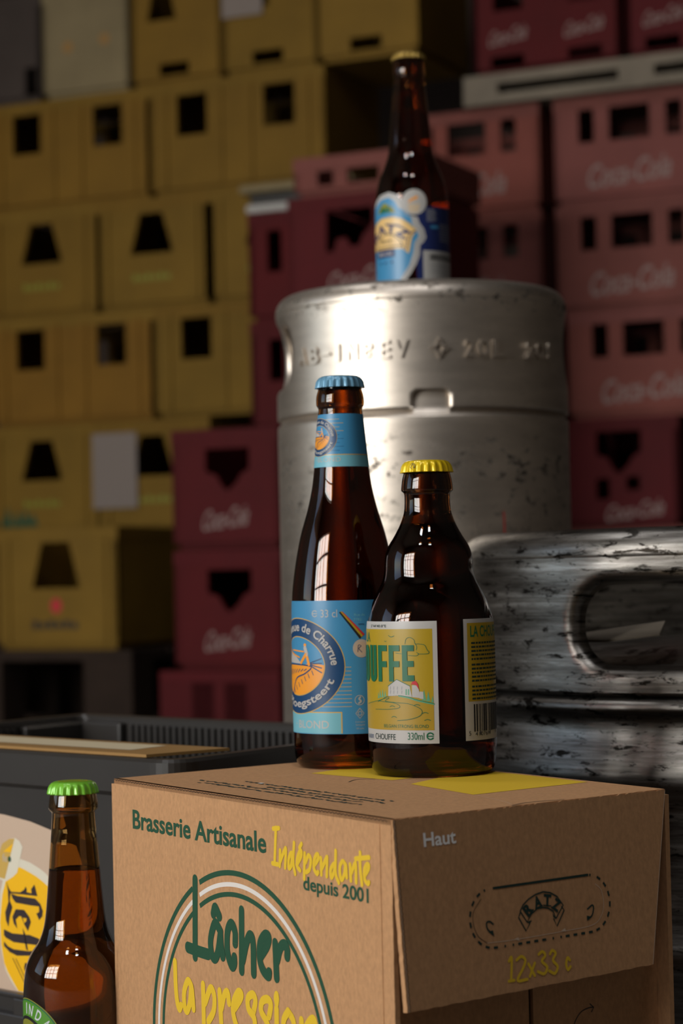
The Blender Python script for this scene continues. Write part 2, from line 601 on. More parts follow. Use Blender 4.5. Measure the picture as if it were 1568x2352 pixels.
def crown(mat, r, h, name='crown_cap', print_art=None):
    """crown cap: domed disc, fluted skirt of 21 teeth; its lower edge at z = 0"""
    g = Geo()
    n = 21 * 8
    prof = [(0.0, h), (r * 0.55, h), (r * 0.74, h - 0.25), (r * 0.85, h - 1.0), (r * 0.91, h - 2.2), (r * 0.95, h - 3.6), (r * 0.985, 0.6), (r, 0.0), (r * 0.95, 0.0), (r * 0.88, h - 2.4)]
    amp = [0, 0, 0, 0.05, 0.28, 0.5, 0.62, 0.68, 0.6, 0.2]
    vs, fs = [], []
    for (rr, z), a in zip(prof, amp):
        for i in range(n):
            th = 2 * pi * i / n
            k = cos(21 * th)
            q = (rr + a * (abs(k) ** 0.7 * (1 if k > 0 else -1)) if a else rr) * 0.001
            vs.append((q * sin(th), -q * cos(th), z * 0.001))
    for j in range(len(prof) - 1):
        for i in range(n):
            i2 = (i + 1) % n
            fs.append((j * n + i, j * n + i2, (j + 1) * n + i2, (j + 1) * n + i))
    g.add(vs, fs, mat, True)
    return g

def bottle(name, label, loc, prof, fill, glass_mat, cap_mat, cap_r, cap_z, cap_h=6.2, wall=2.6):
    t = thing(name, label, 'bottle', loc)
    P = fine(prof)
    rad = interp([(r * 0.001, z) for r, z in P])
    R0 = max(r for r, z in prof)
    outer = [(0.0, 2.2), (R0 * 0.5, 1.8), (R0 - 6.5, 0.3), (R0 - 4.2, 0.0)] + P
    ztop = P[-1][1]
    zs = [5.0, 6.5, 9.0, 12.0] + [z for r, z in P if z > 14]
    inner = []
    for k, z in enumerate(zs):
        r = rad(z) * 1000 - wall - (1.2 if z > ztop - 25 else 0)
        if k < 3:
            r -= (6.0, 2.4, 0.6)[k]
        inner.append((r, z))
    g = Geo()
    full = outer + [(P[-1][0] - 1.5, ztop + 0.3)] + inner[::-1] + [(0.0, 4.6)]
    g.lathe([(r * 0.001, z * 0.001) for r, z in full], glass_mat, 96)
    g.build('glass_body', t)
    g = Geo()
    lq = [(0.0, 4.5)] + [(r + 0.12, z - (0.1 if z < 6 else 0)) for r, z in inner if z < fill]
    rf = rad(fill) * 1000 - wall + 0.12
    lq += [(rf, fill), (rf - 0.8, fill - 0.5), (0.0, fill - 0.6)]
    g.lathe([(r * 0.001, z * 0.001) for r, z in lq], 'beer', 96)
    g.build('beer', t)
    c = crown(cap_mat, cap_r, cap_h).build('crown_cap', t, (0, 0, cap_z * 0.001))
    return t, rad, c

# tall blue-labelled bottle ------------------------------------------------
ZB = 0.2278            # height of the carton's top
QP = [(27.6, 0.4), (29.8, 2.6), (31.0, 7.0), (31.4, 15.0), (31.5, 40), (31.4, 70), (31.2, 92.0), (30.4, 105), (28.2, 120.5), (25.0, 136), (20.6, 151), (17.7, 164), (16.1, 176.5), (14.6, 192), (13.3, 206), (12.9, 209.5), (13.2, 210.8), (14.0, 212.2), (14.2, 214.5), (13.9, 218), (12.9, 221.5), (12.6, 224.5)]
qt, qrad, _ = bottle('beer_bottle', 'tall brown bottle with blue cap and two blue labels, standing on the cardboard carton',
                     (0.0006, 1.2856, ZB), QP, 196, 'amber', 'cap_blue', 14.4, 222.4, 7.2)

def label_part(parent, name, art, rad, label=None, cut=1.6, base=0.00015):
    g = Geo()
    art.into(g, round_fn(rad), cut=cut, base=base, vcut=2.5)
    o = g.build(name, parent)
    if label:
        o['label'] = label
    return o

def ploughed_emblem(a, cx, cy, rx, ry, ix, iy, k, upper, lower):
    """oval emblem: dark blue ring with lettering round a picture of a furrowed field"""
    a.disc(cx, cy, rx, ry, 'gold', 2, 72)
    a.disc(cx, cy, rx - 0.5 * k, ry - 0.5 * k, 'deep_blue', 3, 72)
    a.disc(cx, cy, ix + 0.5 * k, iy + 0.5 * k, 'gold', 4, 72)
    a.disc(cx, cy, ix, iy, 'sky_blue', 5, 72)
    # fields: the lower part of the inner oval, with dark furrows
    low = [(cx + ix * cos(radians(t)), cy + iy * sin(radians(t))) for t in range(176, 365, 6)]
    a.poly(low + [(cx + ix * 0.6, cy + iy * 0.12), (cx + ix * .2, cy + iy * 0.02)], 'orange', 6)
    hill = [(cx - ix * 0.95, cy - iy * 0.05), (cx - ix * 0.4, cy + iy * 0.06), (cx + ix * 0.55, cy + iy * 0.0), (cx + ix * 0.35, cy - iy * 0.25),
            (cx - ix * 0.1, cy - iy * 0.45), (cx - ix * 0.35, cy - iy * 0.97)]
    a.stroke(hill, 0.8 * k, 'deep_blue', 7)
    for q in range(9):
        f = q / 8
        x = cx - ix * 0.75 + ix * 1.15 * f
        a.stroke([(x, cy - iy * (0.14 - 0.04 * f)), (x - ix * 0.10, cy - iy * (0.36 - 0.2 * f))], 0.55 * k, 'deep_blue', 7, smooth=False)
    for q in range(7):
        f = q / 6
        x, y = cx - ix * 0.2 + ix * 0.85 * f, cy - iy * (0.92 - 0.62 * f)
        a.stroke([(x, y), (x - ix * 0.05, y + iy * 0.14)], 0.5 * k, 'deep_blue', 7, smooth=False)
    for q in range(4):
        a.stroke([(cx + ix * 0.55, cy + iy * (0.02 + 0.03 * q)), (cx + ix * 0.92, cy + iy * (-0.22 + 0.16 * q))], 0.7 * k, 'deep_blue', 7, smooth=False)
    # the ploughman and his plough
    a.poly([(cx - ix * 0.7, cy + iy * 0.12), (cx - ix * .45, cy + iy * .52), (cx - ix * .1, cy + iy * .34), (cx + ix * 0.2, cy + iy * 0.08)], 'label_white', 7)
    a.stroke([(cx - ix * 0.72, cy + iy * 0.9), (cx - ix * 0.45, cy + iy * 0.5), (cx + ix * 0.1, cy + iy * 0.3)], 0.9 * k, 'orange', 8)
    a.stroke([(cx - ix * 0.3, cy + iy * 0.55), (cx + ix * 0.3, cy + iy * 0.5)], 0.8 * k, 'orange', 8)
    a.stroke([(cx + ix * 0.36, cy + iy * 0.62), (cx + ix * 0.42, cy + iy * 0.42)], 2.6 * k, 'label_white', 8)
    a.stroke([(cx + ix * 0.38, cy + iy * 0.4), (cx + ix * 0.18, cy + iy * 0.12)], 1.9 * k, 'orange', 8)
    a.stroke([(cx + ix * 0.42, cy + iy * 0.38), (cx + ix * 0.5, cy + iy * 0.06)], 1.9 * k, 'orange', 8)
    a.disc(cx + ix * 0.36, cy + iy * 0.72, 1.1 * k, 1.1 * k, 'orange', 8, 20)
    mr, my = (rx + ix) / 2, (ry + iy) / 2
    h = (rx - ix) * 0.50
    hh = (ry - iy) * 0.52
    for txt, w_, mid, flip in ((upper, mr * 2.25, 66, False), (lower, mr * 1.75, -70, True)):
        def xf(x, y, mid=mid, flip=flip):
            sgn = 1 if flip else -1
            t = radians(mid) + sgn * x / mr
            k_ = (y if not flip else -y)
            return cx + (mr + k_) * cos(t), cy + (my + k_) * sin(t)
        a.text(txt, -w_ / 2, -h / 2, w_ / 2, h / 2, 'label_white', 9, 0.022, xf)

a = Art()
a.rect(-66, 20.6, 24, 97.4, 'sky_blue', 0)
ploughed_emblem(a, -33.5, 59.7, 33.2, 28.0, 20.8, 16.8, 1.0, 'Queue de Charrue', 'Ploegsteert')
a.rect(-64, 21.0, -2.7, 33.4, 'gold', 1)
a.rect(-63.4, 20.9, -3.4, 32.8, 'pale_blue', 1.5)
a.text('BLOND', -33.9, 23.8, -10.6, 28.4, 'label_white', 2, 0.01)
a.disc(-37.0, 26.2, .6, .6, 'label_white', 2, 12)
a.arc(-18.4, 90.0, 1.7, 0.5, 'label_white', 2, 35, 330)
a.rect(-20.2, 89.8, -16.7, 90.25, 'label_white', 2)
a.text('33 cl', -14.4, 87.8, -4.4, 92.3, 'label_white', 2)
a.poly([(-3.4, 90.6), (-2.6, 91.0), (9.4, 76.2), (8.4, 75.0)], 'black', 2)
a.poly([(-2.6, 91.0), (-1.9, 91.1), (10.4, 76.9), (9.4, 76.0)], 'label_yellow', 2)
a.poly([(-1.9, 91.1), (-1.2, 90.9), (11.3, 77.7), (10.4, 76.8)], 'red', 2)
a.disc(9.2, 69.6, 5.0, 5.2, 'beige', 3)
a.arc(9.2, 69.6, 4.4, .5, 'label_white', 4)
a.stroke([(7.0, 67.6), (7.4, 71.4), (9.0, 71.0), (7.6, 69.6), (9.4, 67.4)], 0.35, 'deep_blue', 4)
for k in range(11):
    y = 59.0 - 2.26 * k
    x0 = -33.5 + 33.2 * sqrt(max(0, 1 - ((y - 59.7) / 28.0) ** 2))
    a.rect(x0 - 0.2, y - 0.14, 3.0, y + 0.14, 'gold', 1)
a.arc(7.5, 39.9, 2.7, 0.4, 'label_white', 2)
a.stroke([(7.0, 38.2), (8.3, 39.2), (7.2, 40.6), (7.9, 41.6)], 1.0, 'label_white', 2)
a.stroke([(7.5, 35.2), (9.9, 32.3), (7.5, 29.4), (5.1, 32.3), (7.5, 35.2)], 0.45, 'label_white', 2, smooth=False)
a.arc(7.5, 32.3, 1.1, 0.4, 'label_white', 2)
a.text('Consigne', 4.7, 26.8, 10.3, 27.9, 'label_white', 2)
a.text('Statiegeld', 4.9, 25.0, 10.2, 26.2, 'label_white', 2)
a.text('10 cent', 5.4, 23.2, 9.8, 24.2, 'label_white', 2)
a.text('Rue de', 5.4, 88.3, 11.6, 89.8, 'pale_blue', 2)
a.text('7782', 5.0, 85.6, 9.6, 87.0, 'pale_blue', 2)
a.text('www.', 7.6, 82.9, 11.4, 84.0, 'deep_blue', 2)
label_part(qt, 'body_label', a, qrad)
a = Art()
a.rect(-40, 175.4, 40, 206.6, 'sky_blue', 0)
a.rect(-40, 175.4, 40, 182.4, 'pale_blue', 1)
a.rect(-40, 182.2, 40, 182.7, 'gold', 2)
for k in range(9):
    y = 203.3 - 2.3 * k
    a.rect(-9, y - .12, -0.8 if k % 2 == 0 else 1.6, y + .12, 'gold' if k < 4 else 'deep_blue', 1)
ploughed_emblem(a, -15.2, 193.0, 13.0, 11.4, 8.2, 7.0, 0.45, 'Queue de Charrue', 'Ploegsteert')
a.text('BLOND', -16.3, 178.3, -0.3, 181.0, 'label_white', 3)
a.disc(-18.0, 179.6, .4, .4, 'label_white', 3, 12)
label_part(qt, 'neck_label', a, qrad)

# short yellow-labelled bottle ---------------------------------------------
CP = [(31.5, 0.5), (34.0, 3.0), (34.9, 7.0), (35.6, 14), (35.8, 20), (35.9, 45), (35.8, 78), (35.0, 87), (33.0, 94), (29.8, 101), (26.6, 107.5), (25.2, 113), (24.6, 121), (22.8, 127), (19.2, 133), (15.8, 139.5), (13.5, 146), (12.9, 151), (12.9, 156), (13.4, 157.3), (14.5, 158.6), (14.4, 161.5), (13.9, 165), (13.0, 168.5), (12.5, 170.5)]
ct, crad, cc = bottle('beer_bottle', 'short round-shouldered dark bottle with yellow cap and yellow landscape label on the carton',
                      (0.0484, 1.2255, ZB), CP, 139.5, 'amber_dark', 'cap_yellow', 14.6, 168.6, 7.0)
g = Geo()
a = Art()
a.arc(0, 0, 1.5, 0.25, 'black', 1)
a.stroke([(-1.0, -0.8), (0.2, 0.9), (1.0, -0.7)], 0.3, 'black', 1)
def cap_face(u, v, lift):
    th = radians(-36)
    r = 0.0135
    x, z = u * 0.001, v * 0.001
    return ((r + lift) * sin(th + x / r), -(r + lift) * cos(th + x / r), z)
a.into(g, lambda u, v, l: (cap_face(u, v, l + 0.0007 - v * 0.00025)[0], cap_face(u, v, l + 0.0007 - v * 0.00025)[1], 0.0034 + v * 0.001))
g.build('printed_mark', cc)

def block_letter(a, ch, x0, y0, x1, y1, mat, layer):
    t = (x1 - x0) * 0.44
    h = (y1 - y0) * 0.165
    if ch in 'FE':
        a.rect(x0, y0, x0 + t, y1, mat, layer)
        a.rect(x0 + t, y1 - h, x1, y1, mat, layer)
        ym = y0 + (y1 - y0) * 0.45
        a.rect(x0 + t, ym - h / 2 + .6, x1 - (x1 - x0) * .03, ym + h / 2 + .6, mat, layer)
        if ch == 'E':
            a.rect(x0 + t, y0, x1, y0 + h, mat, layer)
    if ch in 'UO':
        r = (x1 - x0) / 2
        cy = y0 + r
        top = y1 - r if ch == 'O' else y1
        a.rect(x0, cy, x0 + t, top, mat, layer)
        a.rect(x1 - t, cy, x1, top, mat, layer)
        a.arc((x0 + x1) / 2, cy, r - t / 2, t, mat, layer, 180, 360, 24)
        if ch == 'O':
            a.arc((x0 + x1) / 2, top, r - t / 2, t, mat, layer, 0, 180, 24)

def fir(a, x, y, w_, h, mat, layer):
    for k in range(4):
        b = y + h * k * 0.22
        ww = w_ * (1 - 0.22 * k)
        a.poly([(x - ww / 2, b), (x + ww / 2, b), (x, b + h * 0.42)], mat, layer)

a = Art()
a.rect(-82, 19.1, 2.2, 85.9, 'label_white', 0)
a.rect(-79.5, 26.4, -0.4, 81.7, 'label_yellow', 1)
# hills, path, trees, house
a.poly([(-79.5, 26.4), (-0.4, 26.4), (-0.4, 41), (-9.3, 43), (-14.4, 44.6), (-20.9, 45.4), (-27.9, 44.8), (-34, 42.6), (-50, 40), (-79.5, 42)], 'hill_gold', 2)
a.stroke([(-50, 40), (-34, 42.6), (-27.9, 44.8), (-20.9, 45.4), (-14.4, 44.6), (-9.3, 43), (-0.5, 41)], 0.3, 'leaf_green', 4)
a.stroke([(-20.0, 45.2), (-14.4, 44.3), (-9.3, 42.7), (-0.5, 40.7)], 1.0, 'tree_green', 3)
a.stroke([(-36, 41.6), (-30.2, 43.6), (-26.6, 44.0), (-29.3, 42.6), (-28.9, 42.0), (-21.7, 41.5), (-14.4, 40.9), (-8.4, 38.6), (-6.8, 36.4), (-8.5, 34.1), (-13.6, 32.5), (-21.2, 31.6)], 0.3, 'leaf_green', 4)
a.stroke([(-36, 42.2), (-30.3, 41.8), (-23.3, 41.3), (-19.9, 39.9), (-20.3, 38.6), (-25.9, 37.8), (-38.3, 37.4)], 0.28, 'leaf_green', 4)
for x, y in ((-24.5, 39.2), (-9.6, 40.0), (-23.5, 33.4), (-4.0, 31.8), (-5.2, 35.6)):
    a.stroke([(x - 1.6, y), (x, y + .5), (x + 1.7, y)], 0.35, 'leaf_green', 4)
for x, y, h in ((-5.6, 42.6, 5.6), (-3.3, 42.2, 5.0), (-1.1, 41.6, 3.2), (-35.4, 43.6, 3.2), (-33.7, 44, 4.0), (-31.6, 44.2, 4.2), (-29.6, 44.6, 3.2)):
    fir(a, x, y, h * 0.5, h, 'tree_green', 3)
a.poly([(-27.2, 45), (-26.9, 50.6), (-21.2, 54.2), (-13.5, 50.7), (-12.3, 44.6), (-19, 45.4)], 'label_white', 5)
a.stroke([(-27.2, 50.4), (-21.2, 54.2), (-13.3, 50.6)], 0.35, 'leaf_green', 6, smooth=False)
for x in (-25.6, -23.3, -20.9, -18.2):
    for y in (46.6, 48.8):
        a.stroke([(x, y), (x + .15, y + 1.3)], 0.55, 'grey_text', 6, smooth=False)
for x in (-15.6, -14.2):
    a.stroke([(x, 46), (x + .1, 48.6)], 0.7, 'tree_green', 6, smooth=False)
a.poly([(-12.2, 44.6), (-12.1, 51), (-8.8, 51), (-7.6, 44)], 'label_white', 6)
a.poly([(-12.9, 51.2), (-11.6, 53.2), (-10, 53.4), (-8.8, 51.8), (-8.3, 48.6), (-9.6, 50.8), (-11.6, 51.6)], 'red', 7)
a.poly([(-8.0, 43.8), (-8.0, 47.6), (-6.0, 47.4), (-5.8, 43.4)], 'label_white', 6)
# clouds and birds
a.stroke([(-15.7, 73.6), (-15.0, 76.2), (-12.9, 77.1), (-10.5, 75.8), (-9.9, 73.7), (-7.6, 73.5), (-4.7, 72.8), (-3.4, 70.2), (-2.5, 69.2), (-3.2, 68.1), (-8.4, 68.0)], 0.28, 'leaf_green', 3)
a.stroke([(-9.9, 73.7), (-9.0, 72), (-9.4, 70.2)], 0.28, 'leaf_green', 3)
a.stroke([(-9.2, 68.9), (-8.2, 68.2), (-9.1, 67.1), (-13.8, 67.3)], 0.28, 'leaf_green', 3)
a.stroke([(-21.6, 68.6), (-18, 68.2)], 0.28, 'leaf_green', 3)
a.stroke([(-26.2, 78.2), (-24.5, 77.4), (-22.3, 78.0)], 0.35, 'leaf_green', 3)
a.stroke([(-29.4, 75.2), (-28.5, 74.9), (-27.8, 75.2)], 0.3, 'leaf_green', 3)
x = -10.7
for ch, x0, x1, y0 in (('E', -17.6, -10.7, 53.2), ('F', -26.2, -19.1, 53.0), ('F', -34.7, -27.6, 52.8), ('U', -43.6, -36.2, 52.6), ('O', -52.4, -45.0, 52.6)):
    block_letter(a, ch, x0, y0, x1, 72.9, 'leaf_green', 8)
a.text('CH', -70.5, 52.6, -54, 72.9, 'leaf_green', 8, 0.03)
a.text('LA', -51.0, 74.6, -43.8, 80.0, 'leaf_green', 4, 0.02)
a.text('BELGIAN STRONG BLOND', -31.0, 27.7, -3.4, 29.5, 'leaf_green', 4)
a.text('BRASSERIE', -51.0, 21.1, -41.5, 23.4, 'deep_blue', 4)
a.text('CHOUFFE', -39.5, 21.0, -22.7, 24.2, 'ink_dark_green', 4)
a.text('330ml', -15.3, 21.2, -6.0, 25.2, 'leaf_green', 4)
a.arc(-2.7, 23.2, 1.75, 0.7, 'leaf_green', 4, 20, 335)
a.rect(-4.4, 22.9, -0.9, 23.45, 'leaf_green', 4)
a.text("5°44'40.0\"E", -42.5, 82.7, -27.7, 84.2, 'ink_dark_green', 4)
label_part(ct, 'front_label', a, crad)
a = Art()
a.rect(17.5, 19.8, 74, 86.4, 'label_white', 0)
a.rect(19.8, 41.2, 72, 84.2, 'label_yellow', 1)
a.text('LA CHOUFFE', 21.9, 76.4, 52, 82.7, 'leaf_green', 2, 0.02)
for k in range(15):
    y = 73.2 - 2.2 * k - (0.9 if k > 4 else 0) - (1.0 if k > 9 else 0)
    if y < 42.5:
        break
    rr = random.Random(k)
    x = 22.4
    while x < 62 - rr.random() * 6:
        l = rr.uniform(1.0, 3.4)
        a.rect(x, y - .55, x + l, y + .5, 'ink_dark_green', 2)
        x += l + 0.5
x = 23.2
rr = random.Random(5)
while x < 52:
    w_ = rr.choice((0.35, 0.7, 1.05, 1.4))
    a.rect(x, 24.6 if int(x) % 9 else 22.6, x + w_, 39.6, 'black', 2)
    x += w_ + rr.choice((0.35, 0.5, 0.8))
a.text('5', 19.6, 22.6, 21.0, 25.0, 'black', 3)
a.text('410769', 24.0, 22.3, 36.5, 24.3, 'black', 3)
label_part(ct, 'back_label', a, crad)

# blue-labelled longneck on the upper keg -----------------------------------
RP = [(26.5, 0.4), (29.0, 2.4), (30.2, 7), (30.3, 20), (30.3, 60), (30.3, 95), (29.6, 108), (27.4, 119), (23.6, 129), (20.2, 138), (18.4, 145), (17.2, 158), (14.8, 182), (12.7, 204), (12.2, 206), (12.6, 207.5), (13.4, 209), (13.4, 213), (13.0, 217), (12.6, 221), (12.4, 223)]
rt, rrad, _ = bottle('beer_bottle', 'dark longneck bottle with gold cap and blue banner label, standing on the top keg',
                     (0.0640, 1.8, 0.545), RP, 178, 'amber', 'cap_gold', 14.2, 221.0, 6.4)
a = Art()
out = [(-60, 39), (-60, 84), (-52, 95), (-41.7, 101.6), (-31.5, 106.3), (-21.1, 107.7), (-14.7, 105.4), (-9.4, 100.4), (-7.9, 88.4), (-0.6, 86.7), (3.5, 85.3), (4.8, 80.7), (8.4, 75.8), (10.2, 69.0), (8.1, 65.3), (4.8, 62.5), (4.4, 54.3), (1.7, 47.5), (-3.5, 39.0), (-9, 32), (-18, 28), (-60, 28)]
a.rect(2, 24, 80, 94.5, 'navy', 0)
a.poly(out, 'label_white', 1)
a.stroke([(-41, 100.2), (-31.5, 104.6), (-21.1, 105.8), (-15.4, 103.6), (-11, 98.6), (-6, 88.6), (0.6, 84.6), (2.2, 80), (5.8, 75), (7.4, 69.4), (5.4, 66.6), (2.2, 63.6), (1.8, 54.6), (-0.8, 48), (-6, 40), (-12, 32)], 0.9, 'grey_text', 2)
inn = [(-60, 29), (-60, 86), (-50, 94), (-38.5, 98.9), (-30, 102.4), (-21.3, 103.2), (-15.6, 100), (-12.2, 94), (-4, 89), (-1.9, 86.3), (-1.2, 79.9), (4.1, 70.3), (0.3, 64.4), (-0.8, 56.7), (-4.2, 46.3), (-9.0, 39.3), (-15, 31), (-20, 29)]
a.poly(inn, 'sky_blue', 3)
a.poly([(-36.2, 91.5), (-31, 97), (-26.4, 99.5), (-22, 97), (-17.6, 94.7), (-15.0, 90.0), (-25, 91)], 'olive', 4)
a.poly([(-33, 91), (-29, 96), (-25, 94), (-22, 96.4), (-19, 91)], 'leaf_green', 5)
ban = [(-52, 76), (-41.6, 83.2), (-30.7, 86.9), (-17.8, 87.2), (-9.8, 84.9), (-3.4, 80.4), (2.3, 74.8), (-1.6, 69), (-4.2, 56.0), (-7.2, 58), (-8.3, 60), (-16.4, 60.6), (-37, 61), (-52, 60)]
a.poly(ban, 'gold', 5)
a.poly([(p[0] * 1.0 + 0.7 * (1 if p[0] < -20 else -1), p[1] + 0.8 * (-1 if p[1] > 70 else 1)) for p in ban], 'sand', 6)
a.arc(-23.5, 58.5, 14.6, 0.8, 'black', 7, 8, 172, ry=14.6)
a.stroke([(1.2, 74.2), (-3.8, 70.4), (-6.8, 58.6)], 0.9, 'navy', 7)
def ratz_arc(x, y):
    t = radians(90) - x / 25.0
    return -23.5 + (25.0 + y) * cos(t), 51.5 + (25.0 + y) * sin(t)
a.text('RATZ', -21.5, -2.6, 20.5, 5.6, 'navy', 8, 0.03, ratz_arc)
a.text('Biere', -31.4, 66.0, -19.3, 69.4, 'black', 8)
a.rect(-37.6, 62.4, -10, 63.1, 'black', 8)
a.rect(-37.3, 54.2, -16.4, 60.6, 'navy', 8)
a.text('Blonde', -34.6, 55.6, -19.0, 59.2, 'label_white', 9, 0.01)
for x in (-32.3, -26.0, -19.2):
    a.disc(x, 49.8, 1.1, 1.1, 'navy', 8, 16)
a.disc(0.8, 98.0, 10.2, 10.6, 'label_white', 9)
a.poly([(-4.6, 98.0), (-1.5, 100.8), (3.2, 103.2), (3.9, 100.8), (-0.5, 99.2), (-2.6, 97.7)], 'orange', 10)
for k in range(4):
    a.rect(-4.6 + k * .5, 95.0 - 1.7 * k, 5.6 - k * .5, 95.7 - 1.7 * k, 'sand', 10)
for k in range(7):
    a.rect(11.0, 91.4 - 1.5 * k, 18.5 + 1.0 * (k % 3), 92.0 - 1.5 * k, 'grey_text', 2)
a.rect(14.5, 76.6, 22, 79, 'sky_blue', 2)
for k in range(7):
    a.rect(23.5, 80.0 - 2.2 * k, 40, 80.5 - 2.2 * k, 'grey_text', 2)
a.rect(7.2, 26, 46, 58.2, 'label_white', 2)
x = 13
rr = random.Random(3)
while x < 42:
    w_ = rr.choice((0.5, 0.9, 1.3))
    a.rect(x, 50.4, x + w_, 55.4, 'black', 3)
    x += w_ + rr.choice((0.5, 0.8))
for k in range(3):
    a.rect(13, 46.6 - 3 * k, 40, 47.4 - 3 * k, 'grey_text', 3)
label_part(rt, 'wrap_label', a, rrad)

# green-capped bottle on the floor -----------------------------------------
GP = [(26.5, 0.4), (29.2, 2.6), (30.2, 7), (30.3, 40), (30.3, 90), (30.2, 104), (29.6, 114), (28.2, 121.5), (25.0, 128.5), (21.3, 134), (18.5, 141), (17.0, 149), (15.9, 160), (14.4, 178), (13.0, 196), (12.3, 206.5), (12.9, 208), (14.0, 209.4), (14.1, 211.5), (13.2, 217.5), (12.6, 220)]
gt, grad_, gc = bottle('beer_bottle', 'brown longneck bottle with bright green cap, standing on the floor left of the carton',
                       (-0.1575, 1.2535, 0.0), GP, 175.5, 'amber_light', 'cap_green', 14.5, 218.2, 7.0)
g = Geo()
a = Art()
a.arc(0, 0, 8.0, 0.5, 'cap_yellow', 1)
a.stroke([(-5, -2), (0, 2.2), (5, -1.6)], 1.2, 'cap_yellow', 1)
a.stroke([(-4, 3), (1, 4.5), (4, 2.6)], 0.9, 'cap_yellow', 1)
a.into(g, lambda u, v, l: (u * .001, v * .001, 0.00701 + l))
g.build('printed_swirl', gc)
a = Art()
a.disc(-31, 76.5, 28.2, 28.2, 'olive', 0, 96)
a.disc(-31, 76.5, 27.6, 27.6, 'leaf_green', 1, 96)
a.disc(-31, 76.5, 26.9, 26.9, 'band_green', 2, 96)
a.disc(-31, 76.5, 18.4, 18.4, 'black', 3, 96)
a.disc(-31, 76.5, 16.6, 16.6, 'olive', 4, 96)
for ch, deg in (('I', 92), ('N', 79), ('D', 61), ('A', 43), ('N', 25)):
    a.text(ch, -2.0 if ch != 'I' else -0.6, -3.1, 2.0 if ch != 'I' else 0.6, 3.1, 'silver_text', 4, 0.02, on_arc(-31, 76.5, deg, 22.6))
label_part(gt, 'round_label', a, grad_)

# ------------------------------------------------------------------ kegs
def sd_slot(x, y, cx, cy, hl, hh, r):
    dx, dy = abs(x - cx) - (hl - r), abs(y - cy) - (hh - r)
    return math.hypot(max(dx, 0), max(dy, 0)) + min(max(dx, dy), 0) - r

def collar(R, z0, z1, holes, mat, nt, nz, thick, dents=()):
    """round sheet-metal collar; holes = (angle, z, half length, half height, corner radius, roll) in metres"""
    def dist(x, z):
        best, roll = 9.0, 0.0
        for h in holes:
            cx = radians(h[0]) * R
            dxw = (x - cx + pi * R) % (2 * pi * R) - pi * R
            d = sd_slot(dxw, z, 0, h[1], h[2], h[3], h[4])
            if d < best:
                best, roll = d, h[5]
        return best, roll
    vs, info = [], []
    for j in range(nz + 1):
        z = z0 + (z1 - z0) * j / nz
        for i in range(nt):
            x = (i / nt - 0.5) * 2 * pi * R
            info.append([x, z])
    faces = []
    for j in range(nz):
        for i in range(nt):
            i2 = (i + 1) % nt
            q = (j * nt + i, j * nt + i2, (j + 1) * nt + i2, (j + 1) * nt + i)
            xs = info[q[0]][0] + pi * R / nt
            if dist(xs, info[q[0]][1] + (z1 - z0) / nz / 2)[0] > 0:
                faces.append(q)
    cnt = {}
    for q in faces:
        for k in range(4):
            e = tuple(sorted((q[k], q[(k + 1) % 4])))
            cnt[e] = cnt.get(e, 0) + 1
    edge = {v for e, c in cnt.items() if c == 1 for v in e if z0 + 1e-6 < info[v][1] < z1 - 1e-6 or dist(*info[v])[0] < 0.004}
    for v in edge:
        x, z = info[v]
        if dist(x, z)[0] > 0.02:
            continue
        for _ in range(3):
            d, _r = dist(x, z)
            e = 1e-5
            gx = (dist(x + e, z)[0] - dist(x - e, z)[0]) / (2 * e)
            gz = (dist(x, z + e)[0] - dist(x, z - e)[0]) / (2 * e)
            x, z = x - d * gx, max(z0, min(z1, z - d * gz))
        info[v] = [x, z]
    for x, z in info:
        d, roll = dist(x, z)
        r = R
        if roll and d < roll:
            d = max(0.0, d)
            r -= roll - sqrt(max(0, roll * roll - (roll - d) ** 2))
        a = x / R
        vs.append((r * sin(a), -r * cos(a), z))
    used = sorted({v for q in faces for v in q})
    mp = {v: k for k, v in enumerate(used)}
    g = Geo()
    g.add([vs[v] for v in used], [tuple(mp[v] for v in q) for q in faces], mat, True)
    return g

def emboss(parent, R, items, mat, lift=0.0019):
    """raised letters pressed out of the sheet: bevelled prisms wrapped round the collar"""
    for name, art in items:
        g = Geo()
        fn = lambda u, v, l: ((R + l) * sin(u * .001 / R), -(R + l) * cos(u * .001 / R), v * .001)
        for k, (grow, up) in enumerate(((0, 0.0006),)):
            art.into(g, fn, cut=2.0, eps=0, base=up)
        g.smooth = [False] * len(g.smooth)
        o = g.build(name, parent, solidify=lift, sol_off=1.0, weld=True)
        b = o.modifiers.new('bevel', 'BEVEL')
        b.width, b.segments, b.limit_method, b.angle_limit = 0.0007, 2, 'ANGLE', radians(60)

# upper slim keg
K1 = Vector((0.069, 1.8, 0))
k1 = thing('beer_keg', 'slim steel keg with raised lettering on its collar, behind the bottles on the carton', 'keg', K1)
R = 0.120
g = collar(R, 0.4675, 0.556, [(-85, 0.519, 0.043, 0.0245, 0.023, 0.008), (95, 0.519, 0.043, 0.0245, 0.023, 0.008), (1.1, 0.4675, 0.0145, 0.0145, 0.006, 0.0)], 'steel_clean', 300, 44, 0.0025)
g.build('collar', k1, solidify=0.0028)
g = Geo()
rim = [(R - 0.002, 0.551), (R + 0.0002, 0.5535), (R + 0.0002, 0.5558)] + [(R - 0.014 + 0.014 * cos(t), 0.5558 + 0.0135 * sin(t)) for t in [pi / 2 * k / 7 for k in range(1, 8)]] + [(R - 0.020, 0.5680), (R - 0.024, 0.563), (R - 0.024, 0.552)]
g.lathe(rim, 'steel_clean', 160)
g.build('rim', k1)
g = Geo()
